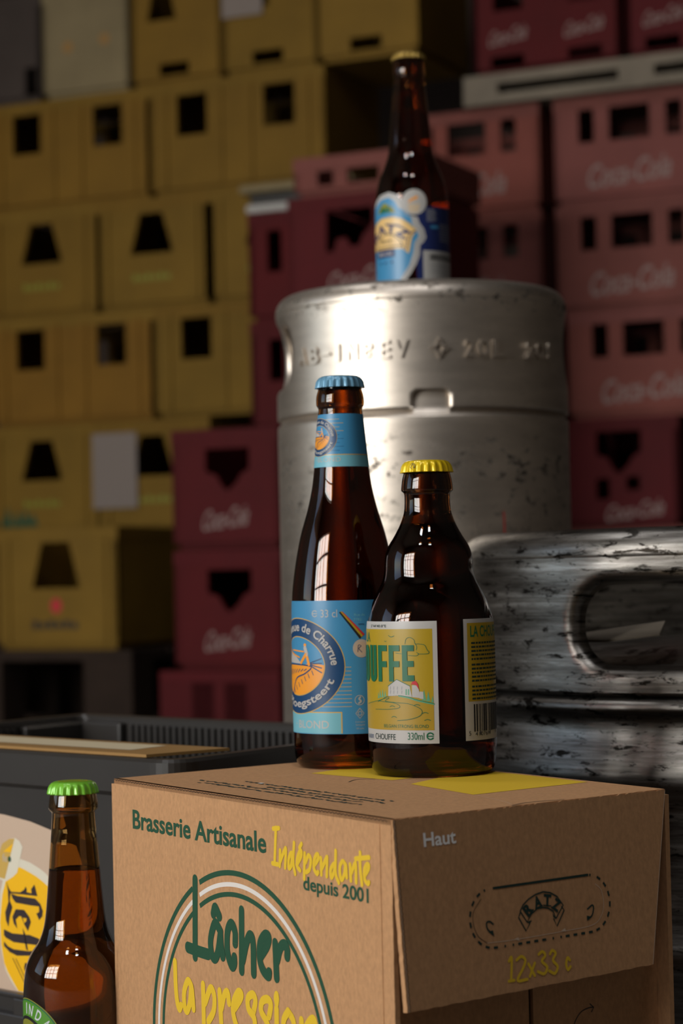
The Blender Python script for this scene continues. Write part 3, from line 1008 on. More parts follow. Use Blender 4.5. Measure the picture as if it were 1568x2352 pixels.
body = [(0.0, 0.02), (0.085, 0.012), (0.108, 0.0), (0.117, 0.004), (R, 0.016), (R, 0.050), (R - .003, 0.056), (R - .003, 0.062), (R, 0.068), (R, 0.455), (R, 0.4605), (R - 0.0006, 0.4625), (R - 0.003, 0.4640), (R - 0.0035, 0.4700), (R - 0.006, 0.490), (R - 0.016, 0.516), (0.080, 0.538), (0.045, 0.545), (0.0, 0.545)]
g.lathe(body, 'steel_clean', 160)
g.build('body', k1)
a = Art()
for ch, t0, t1 in (('A', -55.3, -50.6), ('B', -48.5, -44.0), ('-', -42.5, -38.2), ('I', -35.6, -33.8), ('N', -30.6, -26.2), ('B', -24.1, -19.9), ('E', -17.6, -13.7), ('V', -12.1, -7.0)):
    a.text(ch, radians(t0) * 120, 506.8 if ch != '-' else 512.6, radians(t1) * 120, 520.8 if ch != '-' else 514.8, 'steel_clean', 0, 0.02)
b_, d_ = Art(), Art()
for art_, ch, t0, t1 in ((b_, '2', 14.1, 17.6), (b_, '0', 19.3, 23.9), (b_, 'L', 25.5, 30.7), (d_, '2', 40.6, 44.8), (d_, '0', 45.9, 51.0), (d_, 'J', 51.8, 55.3)):
    art_.text(ch, radians(t0) * 120, 507.2, radians(t1) * 120, 520.4, 'steel_clean', 0, 0.02)
e_ = Art()
cx, cy = radians(4.4) * 120, 513.5
for k in range(4):
    t = pi / 2 * k
    p = lambda rr_, tt: (cx + rr_ * cos(t + tt), cy + rr_ * sin(t + tt))
    e_.stroke([p(4.2, 0.5), p(7.6, 0.0), p(4.2, -0.5)], 1.1, 'steel_clean', 0, smooth=False)
e_.arc(cx, cy, 3.4, 1.0, 'steel_clean', 0)
emboss(k1, R, [('raised_lettering', a), ('raised_volume_mark', b_), ('raised_number', d_), ('raised_emblem', e_)], 'steel_clean')
a = Art()
a.stroke([(radians(28.5) * 120, 369), (radians(28.6) * 120, 378), (radians(28.4) * 120, 386)], 1.3, 'red_paint', 0)
g = Geo()
a.into(g, round_fn(lambda z: R), cut=1.5, base=0.0002)
g.build('painted_mark', k1)

# lower wide keg
K2 = Vector((0.283, 1.5, 0))
k2 = thing('beer_keg', 'wide scuffed steel keg with a long hand hole, right of the dark yellow-capped bottle', 'keg', K2)
R2 = 0.2
g = collar(R2, 0.262, 0.350, [(-26, 0.3052, 0.063, 0.0250, 0.0245, 0.010), (154, 0.3052, 0.063, 0.0250, 0.0245, 0.010)], 'steel_worn', 420, 40, 0.003)
g.build('collar', k2, solidify=0.003)
g = Geo()
rim = [(R2 - 0.002, 0.345), (R2 + 0.0002, 0.3475), (R2 + 0.0002, 0.3498)] + [(R2 - 0.016 + 0.016 * cos(t), 0.3498 + 0.0155 * sin(t)) for t in [pi / 2 * k / 7 for k in range(1, 8)]] + [(R2 - 0.024, 0.363), (R2 - 0.028, 0.357), (R2 - 0.028, 0.345)]
g.lathe(rim, 'steel_worn', 200)
g.build('rim', k2)
g = Geo()
body = [(0.0, 0.03), (0.15, 0.02), (0.184, 0.0), (0.195, 0.004), (R2, 0.018), (R2, 0.085), (R2 + .006, 0.095), (R2 + .008, 0.103), (R2 + .006, 0.111), (R2 + .001, 0.119), (R2, 0.190), (R2 + .001, 0.196), (R2 + .006, 0.206), (R2 + .008, 0.214), (R2 + .006, 0.222), (R2 + .001, 0.232), (R2 - .001, 0.240), (R2 - .001, 0.2495), (R2 + .0022, 0.2525), (R2 + .0026, 0.2555), (R2 + .001, 0.2580), (R2 - 0.002, 0.260), (R2 - 0.004, 0.264), (R2 - 0.018, 0.274), (0.12, 0.288), (0.06, 0.292), (0.0, 0.292)]
g.lathe(body, 'steel_worn', 200)
g.build('body', k2)
g = Geo()
g.lathe([(0.0, 0.291), (0.030, 0.291), (0.030, 0.320), (0.026, 0.322), (0.026, 0.330), (0.020, 0.332), (0.0, 0.332)], 'steel_worn', 48)
g.build('valve_fitting', k2)
# torn card lying inside the lower keg's collar
g = Geo()
pts = [(-0.155, -0.085, 0.2935), (-0.118, -0.118, 0.2935), (-0.085, -0.132, 0.2975), (-0.078, -0.110, 0.305), (-0.112, -0.088, 0.299), (-0.142, -0.070, 0.2955)]
g.add(pts, [tuple(range(6))], 'pale_board')
tag(g.build('paper_scrap', loc=K2, solidify=0.0012, sol_off=1), 'crumpled brown paper scrap seen through the hand hole of the wide scuffed keg', 'paper')

# ------------------------------------------------------------------ cardboard carton
BL, BC, BR = Vector((-0.13168, 1.23363, 0)), Vector((0.01938, 0.99825, 0)), Vector((0.16056, 1.10825, 0))
BB = BL + BR - BC
carton = thing('cardboard_carton', 'brown cardboard carton with green and yellow printing, carrying two of the bottles', 'carton', BC)
UF, UR = (BC - BL).normalized(), (BR - BC).normalized()
NF, NR = Vector((UF.y, -UF.x, 0)), Vector((UR.y, -UR.x, 0))
WF, WR = (BC - BL).length * 1000, (BR - BC).length * 1000
TH = 0.0028
def front_fn(u, v, l):
    p = BL - BC + UF * (u * .001) + NF * l
    return (p.x, p.y, ZB + v * .001)
def side_fn(u, v, l):
    p = UR * (u * .001) + NR * (l - 0.009)
    return (p.x, p.y, ZB + v * .001)
TILT = radians(5)
VR = Vector((0, 0, 1)) * cos(TILT) - NR * sin(TILT)
NRT = UR.cross(VR)
def flap_fn(u, v, l):
    p = UR * (u * .001) + VR * (v * .001) + NRT * (l + 0.0008)
    return (p.x, p.y, ZB + p.z)
def top_fn(u, v, l):
    p = UR * (u * .001) - UF * (v * .001)
    return (p.x, p.y, ZB + l)

def board(name, outline, fn, art=None, thick=TH):
    g = Geo()
    n = len(outline)
    vs = [fn(u, v, 0) for u, v in outline] + [fn(u, v, -thick) for u, v in outline]
    tr = tessellate_polygon([[Vector((u, v, 0)) for u, v in outline]])
    fs = []
    for t in tr:
        a_, b_, c_ = (Vector((*outline[i], 0)) for i in t)
        t = t if (b_ - a_).cross(c_ - a_).z > 0 else t[::-1]
        fs += [tuple(t), tuple(i + n for i in reversed(t))]
    fs += [(i, i + n, (i + 1) % n + n, (i + 1) % n) for i in range(n)]
    g.add(vs, fs, 'cardboard')
    if art:
        art.into(g, fn, base=0.00008)
    return g.build(name, carton)

def ragged(p, q, step, amp, seed):
    """edge from p to q with small torn teeth"""
    rr = random.Random(seed)
    P, Q = Vector(p), Vector(q)
    d = Q - P
    nn = Vector((-d.y, d.x)).normalized()
    k = int(d.length / step)
    return [tuple(P + d * (i / k) + nn * (rr.uniform(-amp, amp) if 0 < i < k else 0)) for i in range(k)]

def wavy(a_, x0, y0, x1, y1, pitch, amp, w_, mat, layer):
    P, Q = Vector((x0, y0)), Vector((x1, y1))
    d = Q - P
    nn = Vector((-d.y, d.x)).normalized()
    k = int(d.length / pitch * 6)
    a_.stroke([tuple(P + d * (i / k) + nn * amp * sin(i / 6 * 2 * pi)) for i in range(k + 1)], w_, mat, layer, smooth=False, round_=False)

GREEN = [[(92.9, -47.0), (91.3, -87.8)], [(83.6, -83.9), (93.5, -84.4), (105.4, -84.7)], [(118.9, -70.7), (113.5, -67.6), (108.6, -76.4), (109.4, -83.9), (112.7, -85.9), (116.2, -81.9), (119.4, -71.2)], [(119.1, -71.2), (119.7, -77.7), (121.1, -83.7)], [(112.0, -62.8), (114.0, -59.3), (118.3, -63.4)], [(134.3, -75.2), (134.3, -69.3), (130.7, -65.7), (126.6, -70.3), (126.2, -80.6), (130.3, -87.3), (133.1, -85.6), (133.2, -82.6)], [(141.5, -57.7), (140.4, -88.3)], [(141.8, -82.8), (146.0, -73.2), (149.9, -69.2), (152.6, -72.9), (152.6, -88.0)], [(160.0, -78.2), (166.5, -72.1), (168.2, -67.9), (164.6, -67.2), (159.7, -71.9), (158.9, -79.4), (161.8, -84.8), (166.9, -87.2), (168.0, -85.3)], [(174.3, -70.0), (175.1, -86.9)], [(176.0, -78.1), (179.3, -71.5), (183.4, -69.4), (185.8, -71.6), (185.7, -75.0)]]
YEL = [[(68.7, -93.6), (69.1, -106.8), (70.6, -115.0), (72.8, -118.1), (74.7, -116.1)], [(86.9, -104.2), (82.9, -101.7), (78.5, -108.2), (78.8, -116.0), (81.6, -117.8), (84.8, -112.9), (86.9, -104.2), (88.7, -115.6)], [(99.4, -101.3), (99.6, -129.9)], [(101.5, -110.3), (107.5, -102.0), (111.3, -105.5), (110.4, -113.3), (104.6, -119.7)], [(117.0, -102.2), (118.1, -118.1)], [(118.9, -110.4), (122.0, -103.4), (125.4, -101.5), (126.8, -106.7)], [(132.1, -108.9), (138.9, -102.5), (139.5, -100.0), (136.3, -99.9), (131.8, -105.2), (131.0, -111.2), (134.5, -117.6), (138.7, -119.6)], [(152.0, -106.8), (153.8, -101.3), (151.3, -98.7), (146.4, -101.3), (146.7, -106.6), (151.9, -110.0), (152.7, -115.2), (148.3, -119.1)], [(167.1, -107.1), (168.9, -101.1), (165.9, -98.9), (160.6, -100.8), (159.4, -105.7), (164.4, -110.2), (167.3, -114.9), (163.0, -119.8)], [(174.7, -95.5), (174.6, -99.2)], [(174.4, -102.6), (174.2, -120.0)], [(185.6, -101.9), (190.4, -106.0), (190.1, -112.7), (185.4, -117.6), (181.6, -114.1), (181.3, -106.9), (185.6, -101.9)], [(197.8, -104.3), (198.2, -118.5)], [(199.6, -109.6), (206.7, -102.6), (210.5, -103.8), (210.9, -117.4)]]
IND = [[(177.4, -12.6), (175.5, -30.5)], [(174.7, -13.2), (180.4, -12.5)], [(173.3, -30.5), (178.5, -30.6)], [(181.1, -23.4), (180.4, -31.1)], [(180.8, -29.2), (185.2, -23.0), (186.7, -22.5), (185.6, -31.4)], [(192.9, -23.8), (191.0, -24.0), (189.0, -27.6), (189.3, -31.4), (191.5, -29.6), (192.9, -23.8)], [(194.5, -18.5), (193.4, -27.9), (195.0, -33.5)], [(196.7, -28.9), (200.5, -25.0), (201.3, -22.3), (199.9, -21.8), (197.2, -26.1), (197.4, -29.8), (199.8, -31.3)], [(199.6, -20.3), (201.5, -18.3)], [(204.2, -22.7), (203.3, -34.9)], [(205.1, -26.8), (207.7, -23.3), (209.8, -25.2), (208.5, -29.8), (205.6, -31.6)], [(212.5, -27.9), (216.2, -24.6), (216.6, -22.3), (214.9, -22.3), (212.6, -25.7), (212.8, -29.4), (215.2, -31.4), (216.3, -30.5)], [(219.0, -23.5), (219.1, -31.3)], [(219.9, -28.3), (224.0, -22.9), (224.6, -23.4), (224.0, -31.6)], [(232.2, -25.2), (230.1, -25.4), (227.6, -28.3), (228.1, -31.9), (230.3, -29.5), (232.2, -25.2)], [(232.4, -18.8), (232.0, -29.3), (234.6, -33.6)], [(240.7, -24.4), (238.4, -23.1), (235.9, -25.9), (236.1, -30.7), (237.7, -31.8), (239.9, -28.5), (241.1, -24.3), (241.8, -30.3)], [(244.8, -24.0), (245.2, -31.4)], [(245.7, -27.9), (248.9, -23.2), (249.8, -23.8), (249.8, -31.8)], [(253.7, -17.6), (253.5, -24.9), (254.8, -32.3)], [(249.6, -20.8), (261.3, -19.1)], [(257.0, -28.1), (260.4, -24.6), (260.8, -22.7), (259.2, -22.5), (257.1, -25.3), (257.2, -29.6), (259.8, -31.4), (260.8, -30.6)]]
a = Art()
CX, CY = 137.2, -133.6
GAP = 96.0
for r_, w_, mt in ((94.2, 2.8, 'ink_green'), (88.3, 2.3, 'ink_white'), (83.2, 2.5, 'ink_green')):
    a1 = math.degrees(math.acos((90.0 - CX) / r_))
    a0 = math.degrees(math.acos((97.6 - CX) / r_))
    a.arc(CX, CY, r_, w_, mt, 1, a1, a0 + 360, 160)
for q in GREEN:
    a.stroke(q, 5.4 if q[0] != (83.6, -83.9) else 6.2, 'ink_green', 2)
for q in YEL:
    a.stroke(q, 4.3, 'ink_yellow', 2)
a.disc(174.6, -97.2, 2.6, 3.2, 'ink_yellow', 3)
for q in IND:
    a.stroke(q, 2.35, 'ink_yellow', 2)
a.text('Brasserie Artisanale', 22.2, -26.4, 167.5, -15.6, 'ink_green', 2, 0.022)
a.text('depuis 2001', 202.2, -42.6, 260.0, -33.6, 'ink_green', 2, 0.022)
# cut edge of corrugated board along the top
wavy(a, 0.5, -0.65, WF - 1, -0.65, 3.2, 0.36, 0.34, 'flute', 2)
board('front_panel', [(0, -ZB * 1000), (WF, -ZB * 1000)] + ragged((WF, -ZB * 1000), (WF, 0), 5, 0.25, 3) + [(WF, 0), (0, 0)] + ragged((0, 0), (0, -ZB * 1000), 6, 0.4, 4), front_fn, a)
board('side_panel', [(0.5, -ZB * 1000), (90.6, -ZB * 1000), (90.8, -3), (0.5, -3)], side_fn)
a = Art()
a.stroke([(118.5, -118), (121.2, -110.5), (125.6, -106.2), (131.2, -105.0), (134.0, -105.2)], 0.55, 'black', 1)
a.stroke([(131.6, -103.2), (134.2, -105.2), (132.6, -107.2)], 0.6, 'black', 1, smooth=False)
board('side_panel', [(93.9, -ZB * 1000), (180.6, -ZB * 1000)] + ragged((180.6, -ZB * 1000), (179.0, -3), 6, 0.4, 5) + [(179.0, -3), (94.1, -3)], side_fn, a)
# hanging flap with its printing
a = Art()
a.text('Haut', 17.6, -14.3, 37.3, -7.8, 'ink_grey', 2, 0.02)
x0, x1, y0, y1, rr_ = 41.8, 133.0, -64.7, -37.2, 13.7
a.stroke([(57.5, y1), (120.0, y1)], 1.15, 'ink_dark_green', 2, smooth=False, round_=False)
def slot_pt(s_):
    """point at distance s_ round the slot outline, clockwise from the top right"""
    L_, C_ = (x1 - x0) - 2 * rr_, pi * rr_
    if s_ < C_:
        t = pi / 2 - s_ / rr_
        return x1 - rr_ + rr_ * cos(t), (y0 + y1) / 2 + rr_ * sin(t)
    s_ -= C_
    if s_ < L_:
        return x1 - rr_ - s_, y0
    s_ -= L_
    t = -pi / 2 - s_ / rr_
    return x0 + rr_ + rr_ * cos(t), (y0 + y1) / 2 + rr_ * sin(t)
tot = 2 * pi * rr_ + (x1 - x0) - 2 * rr_
k, n_ = 0, 29
for k in range(n_):
    s_ = (k + 0.25) * tot / n_
    ln = 1.0 if k in (0, 12, 13, 18, 19, n_ - 1) else 2.6
    a.stroke([slot_pt(s_), slot_pt(min(tot - .01, s_ + ln))], 1.15, 'ink_dark_green', 2, smooth=False, round_=False)
RZ = [[(73.5, -49.7), (75.7, -47.0), (79.2, -44.8), (84.0, -43.0), (89.3, -42.2), (93.8, -43.1), (98.1, -45.4), (101.6, -49.9), (96.3, -55.5), (94.7, -52.0), (91.6, -50.2), (88.4, -49.5), (84.5, -49.7), (80.4, -51.8), (77.4, -55.2), (73.5, -49.7)], [(73.4, -50.5), (72.2, -52.5), (76.3, -59.3), (79.1, -55.9), (77.4, -55.2)], [(100.5, -50.5), (102.0, -52.3), (96.5, -59.3), (94.6, -55.5), (96.3, -55.5)]]
for q in RZ:
    a.stroke(q, 0.72, 'ink_dark_green', 2, smooth=False)
a.poly([(77.4, -55.2), (80.6, -54.6), (79.1, -56.2)], 'ink_dark_green', 2)
a.poly([(94.6, -55.0), (96.6, -55.5), (94.2, -53.0)], 'ink_dark_green', 2)
for ch, (px_, py_), rot in (('R', (78.6, -49.3), 38), ('A', (85.2, -46.6), 12), ('T', (91.6, -46.5), -10), ('Z', (97.2, -49.3), -36)):
    ca, sa = cos(radians(rot)), sin(radians(rot))
    a.text(ch, -2.5, -2.9, 2.5, 2.9, 'ink_dark_green', 3, 0.045, lambda x, y, ca=ca, sa=sa, px_=px_, py_=py_: (px_ + x * ca - y * sa, py_ + x * sa + y * ca))
    a.stroke([(px_ - 2.6 * ca + 2.5 * sa, py_ - 2.6 * sa - 2.5 * ca), (px_ + 2.6 * ca + 2.5 * sa, py_ + 2.6 * sa - 2.5 * ca)], 0.6, 'ink_dark_green', 3, smooth=False, round_=False)
for q in ([(55.9, -53.7), (53.8, -52.3), (51.9, -52.8), (52.2, -55.6), (55.0, -58.2)], [(117.6, -53.5), (120.8, -52.0), (121.6, -53.5), (120.2, -56.7), (117.4, -58.4)]):
    a.stroke(q, 0.85, 'ink_dark_green', 2)
a.poly([(52.6, -57.0), (56.0, -59.6), (55.5, -56.5)], 'ink_dark_green', 2)
a.poly([(116.7, -56.6), (116.6, -59.2), (120.1, -57.6)], 'ink_dark_green', 2)
for q in ([(63.9, -71.9), (65.7, -70.6), (64.3, -80.8)], [(62.8, -81.1), (66.2, -81.1)], [(68.7, -72.0), (71.9, -70.7), (74.2, -72.7), (72.5, -76.1), (68.3, -81.4), (74.4, -81.7)], [(76.0, -74.7), (79.4, -80.6)], [(80.1, -74.8), (76.3, -80.6)], [(83.0, -71.1), (85.6, -70.1), (87.2, -72.1), (84.7, -74.5), (87.8, -77.6), (85.6, -80.5), (81.5, -79.0)], [(90.3, -71.8), (92.0, -70.3), (94.0, -72.0), (91.9, -75.0), (94.6, -78.2), (92.4, -81.2), (88.9, -79.6)], [(102.9, -76.2), (101.5, -75.0), (100.3, -77.8), (101.1, -80.6), (102.9, -79.4)]):
    a.stroke(q, 1.45, 'ink_yellow', 2)
a.stroke([(51.2, -62.0), (69.5, -62.5), (100.8, -62.2), (119.7, -61.5), (126.2, -57.9), (128.6, -52.3), (127.7, -45.4), (124, -42)], 0.28, 'torn', 1)
a.stroke([(49.7, -41.4), (44.4, -46.8), (43.8, -52.3), (46.0, -58.1), (51.2, -62.0)], 0.3, 'flute', 1)
a.poly([(68.4, -62.2), (71, -61.6), (71.6, -63.4), (69.6, -62.6)], 'torn', 2)
a.poly([(99, -61.8), (101.6, -60.8), (102, -62.6)], 'torn', 2)
wavy(a, 0.9, -0.5, 1.0, -87, 2.6, 0.22, 0.35, 'torn', 2)
wavy(a, 1.6, -0.5, 1.7, -87, 2.6, 0.22, 0.3, 'flute', 1)
a.stroke([(178.2, -1), (159.0, -85.2)], 0.35, 'torn', 2, smooth=False)
flap_out = [(0.3, -0.3)] + ragged((0.3, -0.3), (0.3, -87.2), 2.5, 0.2, 8)[1:] + ragged((0.3, -87.2), (159.3, -85.4), 4, 0.25, 9) + ragged((159.3, -85.4), (178.7, -0.3), 6, 0.2, 10)
flap_out += ragged((178.7, -0.3), (0.3, -0.3), 2.0, 0.3, 11)[:-1]
board('handle_flap', flap_out, flap_fn, a)
# lid with its printing, seen almost edge on
a = Art()
a.poly([(96.0, 214.1), (105.8, 145.5), (150, 150), (158.5, 232)], 'ink_yellow', 1)
a.poly([(100.8, 121.0), (91.8, 53.0), (174.0, 55.6), (175.0, 149.7), (160, 150)], 'ink_yellow', 1)
a.stroke([(83.5, 156.6), (92, 163), (99.3, 163.0), (102.4, 157.9)], 0.9, 'flute', 1)
a.stroke([(75.4, 0.6), (80, 2.6), (88.0, 4.6), (100, 4.0), (109.6, 1.0)], 1.0, 'flute', 1)
rr = random.Random(11)
for ln, (x_, b0, b1) in enumerate(((24, 60, 220), (30.5, 70, 232), (37, 56, 170), (44, 60, 205))):
    b_ = b0
    while b_ < b1:
        l_ = rr.uniform(1.2, 3.2)
        a.stroke([(x_ + rr.uniform(-1.6, 1.6), b_), (x_ + rr.uniform(-1.6, 1.6), b_ + l_)], 1.7, 'ink_dark_green', 1, smooth=False)
        b_ += l_ + rr.choice((0.6, 0.6, 0.9, 3.0))
a.poly([(44, 186), (47.5, 188), (46, 191), (43.4, 189.6)], 'ink_white', 2)
a.stroke([(97, 143), (98.5, 134), (99.5, 122)], 0.35, 'torn', 2)
a.stroke([(92, 52), (84, 20), (78, 4)], 0.3, 'torn', 2)
a.stroke([(70, 215), (93, 214)], 0.3, 'torn', 2)
board('lid', [(0, 0), (WR, 0), (WR, WF), (0, WF)], top_fn, a)
def back_fn(u, v, l):
    p = BR - BC - UF * (u * .001) - NF * l
    return (p.x, p.y, ZB + v * .001)
def left_fn(u, v, l):
    p = BL - BC + UR * (u * .001) - NR * l
    return (p.x, p.y, ZB + v * .001)
board('back_panel', [(0, -ZB * 1000), (WF, -ZB * 1000), (WF, -3), (0, -3)], back_fn, thick=-0.0028)
board('end_panel', [(0, -ZB * 1000), (WR, -ZB * 1000), (WR, -3), (0, -3)], left_fn, thick=-0.0028)

# ------------------------------------------------------------------ black crate with the beige panel
CN = Vector((-0.10215, 1.29181, 0))
CU = Vector((-0.12143, 0.11659, 0)).normalized()       # along the near left wall
CV = Vector((0.07004, 0.09869, 0)).normalized()        # along the near right wall
LA_, LB_, HT = 0.3758, 0.2750, 0.232
crate0 = thing('black_crate', 'black plastic beer crate with ribbed inside and beige printed panel, behind the green-capped bottle', 'crate', CN)
def cpath(inset, r=0.022, n=8):
    c = [Vector((0, 0, 0)), CU * LA_, CU * LA_ + CV * LB_, CV * LB_]
    mid = sum(c, Vector()) / 4
    out = []
    for k in range(4):
        p, q, s_ = c[k - 1], c[k], c[(k + 1) % 4]
        d0, d1 = (p - q).normalized(), (s_ - q).normalized()
        q2 = q + (d0 + d1) * inset
        r2 = max(0.004, r - inset)
        a_, b_ = q2 + d0 * r2, q2 + d1 * r2
        for i in range(n + 1):
            t = i / n
            out.append(a_ * (1 - t) ** 2 + q2 * 2 * t * (1 - t) + b_ * t * t)
    return out
def loft(rings, mat, name, close_top=False, close_bottom=False):
    g = Geo()
    n = len(rings[0][0])
    vs = [(p.x, p.y, z) for ring, z in rings for p in ring]
    fs = []
    for j in range(len(rings) - 1):
        for i in range(n):
            i2 = (i + 1) % n
            fs.append((j * n + i, j * n + i2, (j + 1) * n + i2, (j + 1) * n + i))
    if close_bottom:
        fs.append(tuple(range(n)))
    g.add(vs, fs, mat, False)
    return g.build(name, crate0, weld=True)
c_out, c_lip, c_in = cpath(0.004), cpath(0.0), cpath(0.012)
loft([(c_in, 0.022), (c_out, 0.020), (cpath(0.010), 0.0), (cpath(0.010), 0.0005), (cpath(0.010), 0.014), (c_out, 0.024), (c_out, 0.210), (c_in, 0.210), (c_in, 0.020)], 'black_plastic', 'side_walls', close_bottom=True)
loft([(c_out, 0.208), (c_lip, 0.211), (c_lip, 0.230), (cpath(0.002), 0.232), (cpath(0.010), 0.232), (c_in, 0.230), (c_in, 0.208), (c_out, 0.208)], 'black_plastic', 'rim')
g = Geo()
g.add([(p.x, p.y, 0.022) for p in c_in], [tuple(range(len(c_in)))], 'black_plastic')
g.build('base', crate0)
g = Geo()                                              # fine vertical ribs inside the far walls
def ribs(p0, d, inward, l0, l1, pitch):
    k = l0
    while k < l1:
        p = p0 + d * k + inward * 0.0118
        for e in ((0, 0),):
            q = [p, p + d * 0.0034, p + d * 0.0034 + inward * 0.003, p + inward * 0.003]
            vs = [(v.x, v.y, z) for z in (0.08, 0.226) for v in q]
            g.add(vs, [(0, 1, 5, 4), (1, 2, 6, 5), (2, 3, 7, 6), (3, 0, 4, 7), (4, 5, 6, 7)], 'black_plastic')
        k += pitch
FAR = CU * LA_ + CV * LB_
ribs(FAR, -CU, -CV, 0.072, LA_ - 0.03, 0.0073)
g.build('ribbed_lining', crate0)
g = Geo()
ribs(FAR, -CV, -CU, 0.090, LB_ - 0.03, 0.0073)
g.build('ribbed_lining', crate0)
g = Geo()                                              # smooth corner bracket with two square holes
for d, inward, ln in ((-CU, -CV, 0.066), (-CV, -CU, 0.084)):
    def br(l0, l1, z0, z1, dep, mat='black_plastic'):
        p = FAR + inward * 0.0118
        q = [p + d * l0, p + d * l1, p + d * l1 + inward * dep, p + d * l0 + inward * dep]
        vs = [(v.x, v.y, z) for z in (z0, z1) for v in q]
        g.add(vs, [(0, 1, 5, 4), (1, 2, 6, 5), (2, 3, 7, 6), (3, 0, 4, 7), (4, 5, 6, 7), (3, 2, 1, 0)], mat)
    br(0.012, ln, 0.202, 0.2275, 0.008)
    br(0.012, ln - 0.034, 0.12, 0.202, 0.008)
    br(ln - 0.016, ln, 0.12, 0.202, 0.008)
    br(ln - 0.034, ln - 0.016, 0.12, 0.188, 0.008)
g.build('corner_bracket', crate0, bevel=0.002)
NL = Vector((-CU.y, CU.x, 0))
if NL.y > 0:
    NL = -NL
def face_fn(u, v, l):
    p = CU * (-u * .001) - CU.cross(Vector((0, 0, 1))) * 0
    p = CU * (-u * .001) + NL * (l - 0.0036)
    return (p.x, p.y, v * .001)
a = Art()
pan = [(-330, 77), (-78, 77.5), (-76, 90), (-75, 120), (-77, 150), (-84, 166), (-94, 175), (-104, 179.4), (-117.5, 182.2), (-142.5, 187.1), (-169.5, 189.9), (-200, 191), (-240, 189), (-290, 180), (-325, 166), (-332, 150)]
a.poly(pan, 'beige', 0)
a.poly([(-177, 120), (-175, 140), (-170, 153), (-162, 160), (-154.1, 162.6), (-143.5, 161.0), (-133.6, 157.8), (-127.8, 155.4), (-120, 149.4), (-110, 138), (-104, 120), (-104, 100), (-110, 84), (-116, 78), (-159, 78), (-166, 84), (-171, 90), (-175, 102)], 'panel_ring', 1)
a.poly([(-176, 120), (-173, 138), (-168, 150), (-160, 156), (-154, 157.2), (-146.9, 155.4), (-137.0, 152.5), (-130.5, 149.7), (-122.8, 145.9), (-114, 137), (-108, 120), (-108, 100), (-114, 84), (-119, 78), (-158, 78), (-164.4, 84.4), (-169.1, 89.4), (-172.3, 94.5), (-175, 106)], 'panel_yellow', 2)
a.poly([(-169.4, 146.8), (-161.2, 150.6), (-157.0, 153.4), (-150.9, 170.3), (-153.8, 173.8), (-158.4, 175.6), (-164.5, 174.6), (-172, 171), (-178, 160), (-176, 148)], 'panel_ring', 3)
a.poly([(-169.8, 148.5), (-162.5, 166.6), (-158.9, 175.2), (-164.5, 174.6), (-172, 171), (-178, 160), (-176, 149)], 'gold', 4)
a.poly([(-171, 166), (-164, 170), (-160.5, 172), (-163, 166)], 'panel_yellow', 5)
a.disc(-164.6, 161.6, 1.7, 1.9, 'ink_green', 5, 20)
a.text('fe', -171.8, 159.6, -167.0, 164.6, 'label_white', 5)
LEF = [[(-168.0, 146.7), (-166.1, 143.1), (-163.5, 140.8), (-154.0, 141.2), (-149.9, 143.2), (-148.2, 145.4), (-147.2, 143.9), (-147.3, 141.8), (-142.3, 141.6), (-142.6, 144.2), (-139.2, 147.4), (-136.4, 140.3), (-150.7, 140.1), (-164.2, 139.8), (-165.0, 134.9), (-162.4, 131.0), (-165.3, 124.9), (-166.8, 118.1), (-169.4, 122.0), (-170.0, 127.0), (-166.4, 134.1), (-166.8, 141.0)],
       [(-163.5, 139.6), (-157.4, 138.7), (-144.1, 138.6), (-138.8, 138.6), (-133.6, 135.6), (-131.1, 131.3), (-131.8, 128.0), (-134.9, 125.3), (-137.7, 129.1), (-134.7, 130.6), (-134.9, 133.9), (-142.9, 133.8), (-158.9, 134.2), (-162.2, 136.8)],
       [(-171.7, 116.0), (-162.9, 114.2), (-144.7, 114.9), (-136.8, 113.7), (-131.6, 112.1), (-135.3, 109.3), (-146.2, 109.0), (-161.7, 108.7), (-169.8, 110.8), (-171.8, 112.3)],
       [(-152.3, 118.7), (-149.4, 114.9), (-147.0, 104.8), (-149.0, 105.5), (-150.8, 112.7)],
       [(-171.8, 108.2), (-167.8, 105.4), (-161.8, 104.1), (-146.4, 104.5), (-138.4, 105.7), (-143.8, 101.9), (-158.5, 100.4), (-165.9, 101.9), (-171.9, 105.3)],
       [(-150.3, 96.6), (-140.9, 97.4), (-136, 93), (-139, 88), (-144.2, 88.2), (-147.3, 89.8), (-150.9, 91.9), (-151.2, 94.0)]]
for q in LEF:
    a.poly(q, 'panel_ink', 6)
a.poly([(-159.0, 130.0), (-150.3, 130.4), (-145.1, 126.4), (-143.5, 123.2), (-146.7, 117.2), (-150.2, 121.0), (-153.4, 126.0), (-155.8, 125.8), (-159.2, 123.4), (-157.7, 117.8), (-161.3, 120.7), (-162.6, 124.8)], 'panel_ink', 6, holes=[[(-152.0, 125.2), (-147.6, 125.2), (-148.2, 123.4), (-150.4, 121.9)]])
for d_ in (0, 3.2):
    a.stroke([(-162.8 + d_, 98.3), (-149.8 + d_, 82.2)], 0.5, 'panel_ink', 6, smooth=False)
for k in range(3):
    a.stroke([(-134 + 5 * k, 132 - 3 * k), (-128 + 3 * k, 122), (-135 + 4 * k, 112)], 0.3, 'gold', 3)
g = Geo()
a.into(g, face_fn, cut=None, base=0.0002)
g.build('printed_panel', crate0)
g = Geo()                                              # ledge with square pockets below the panel
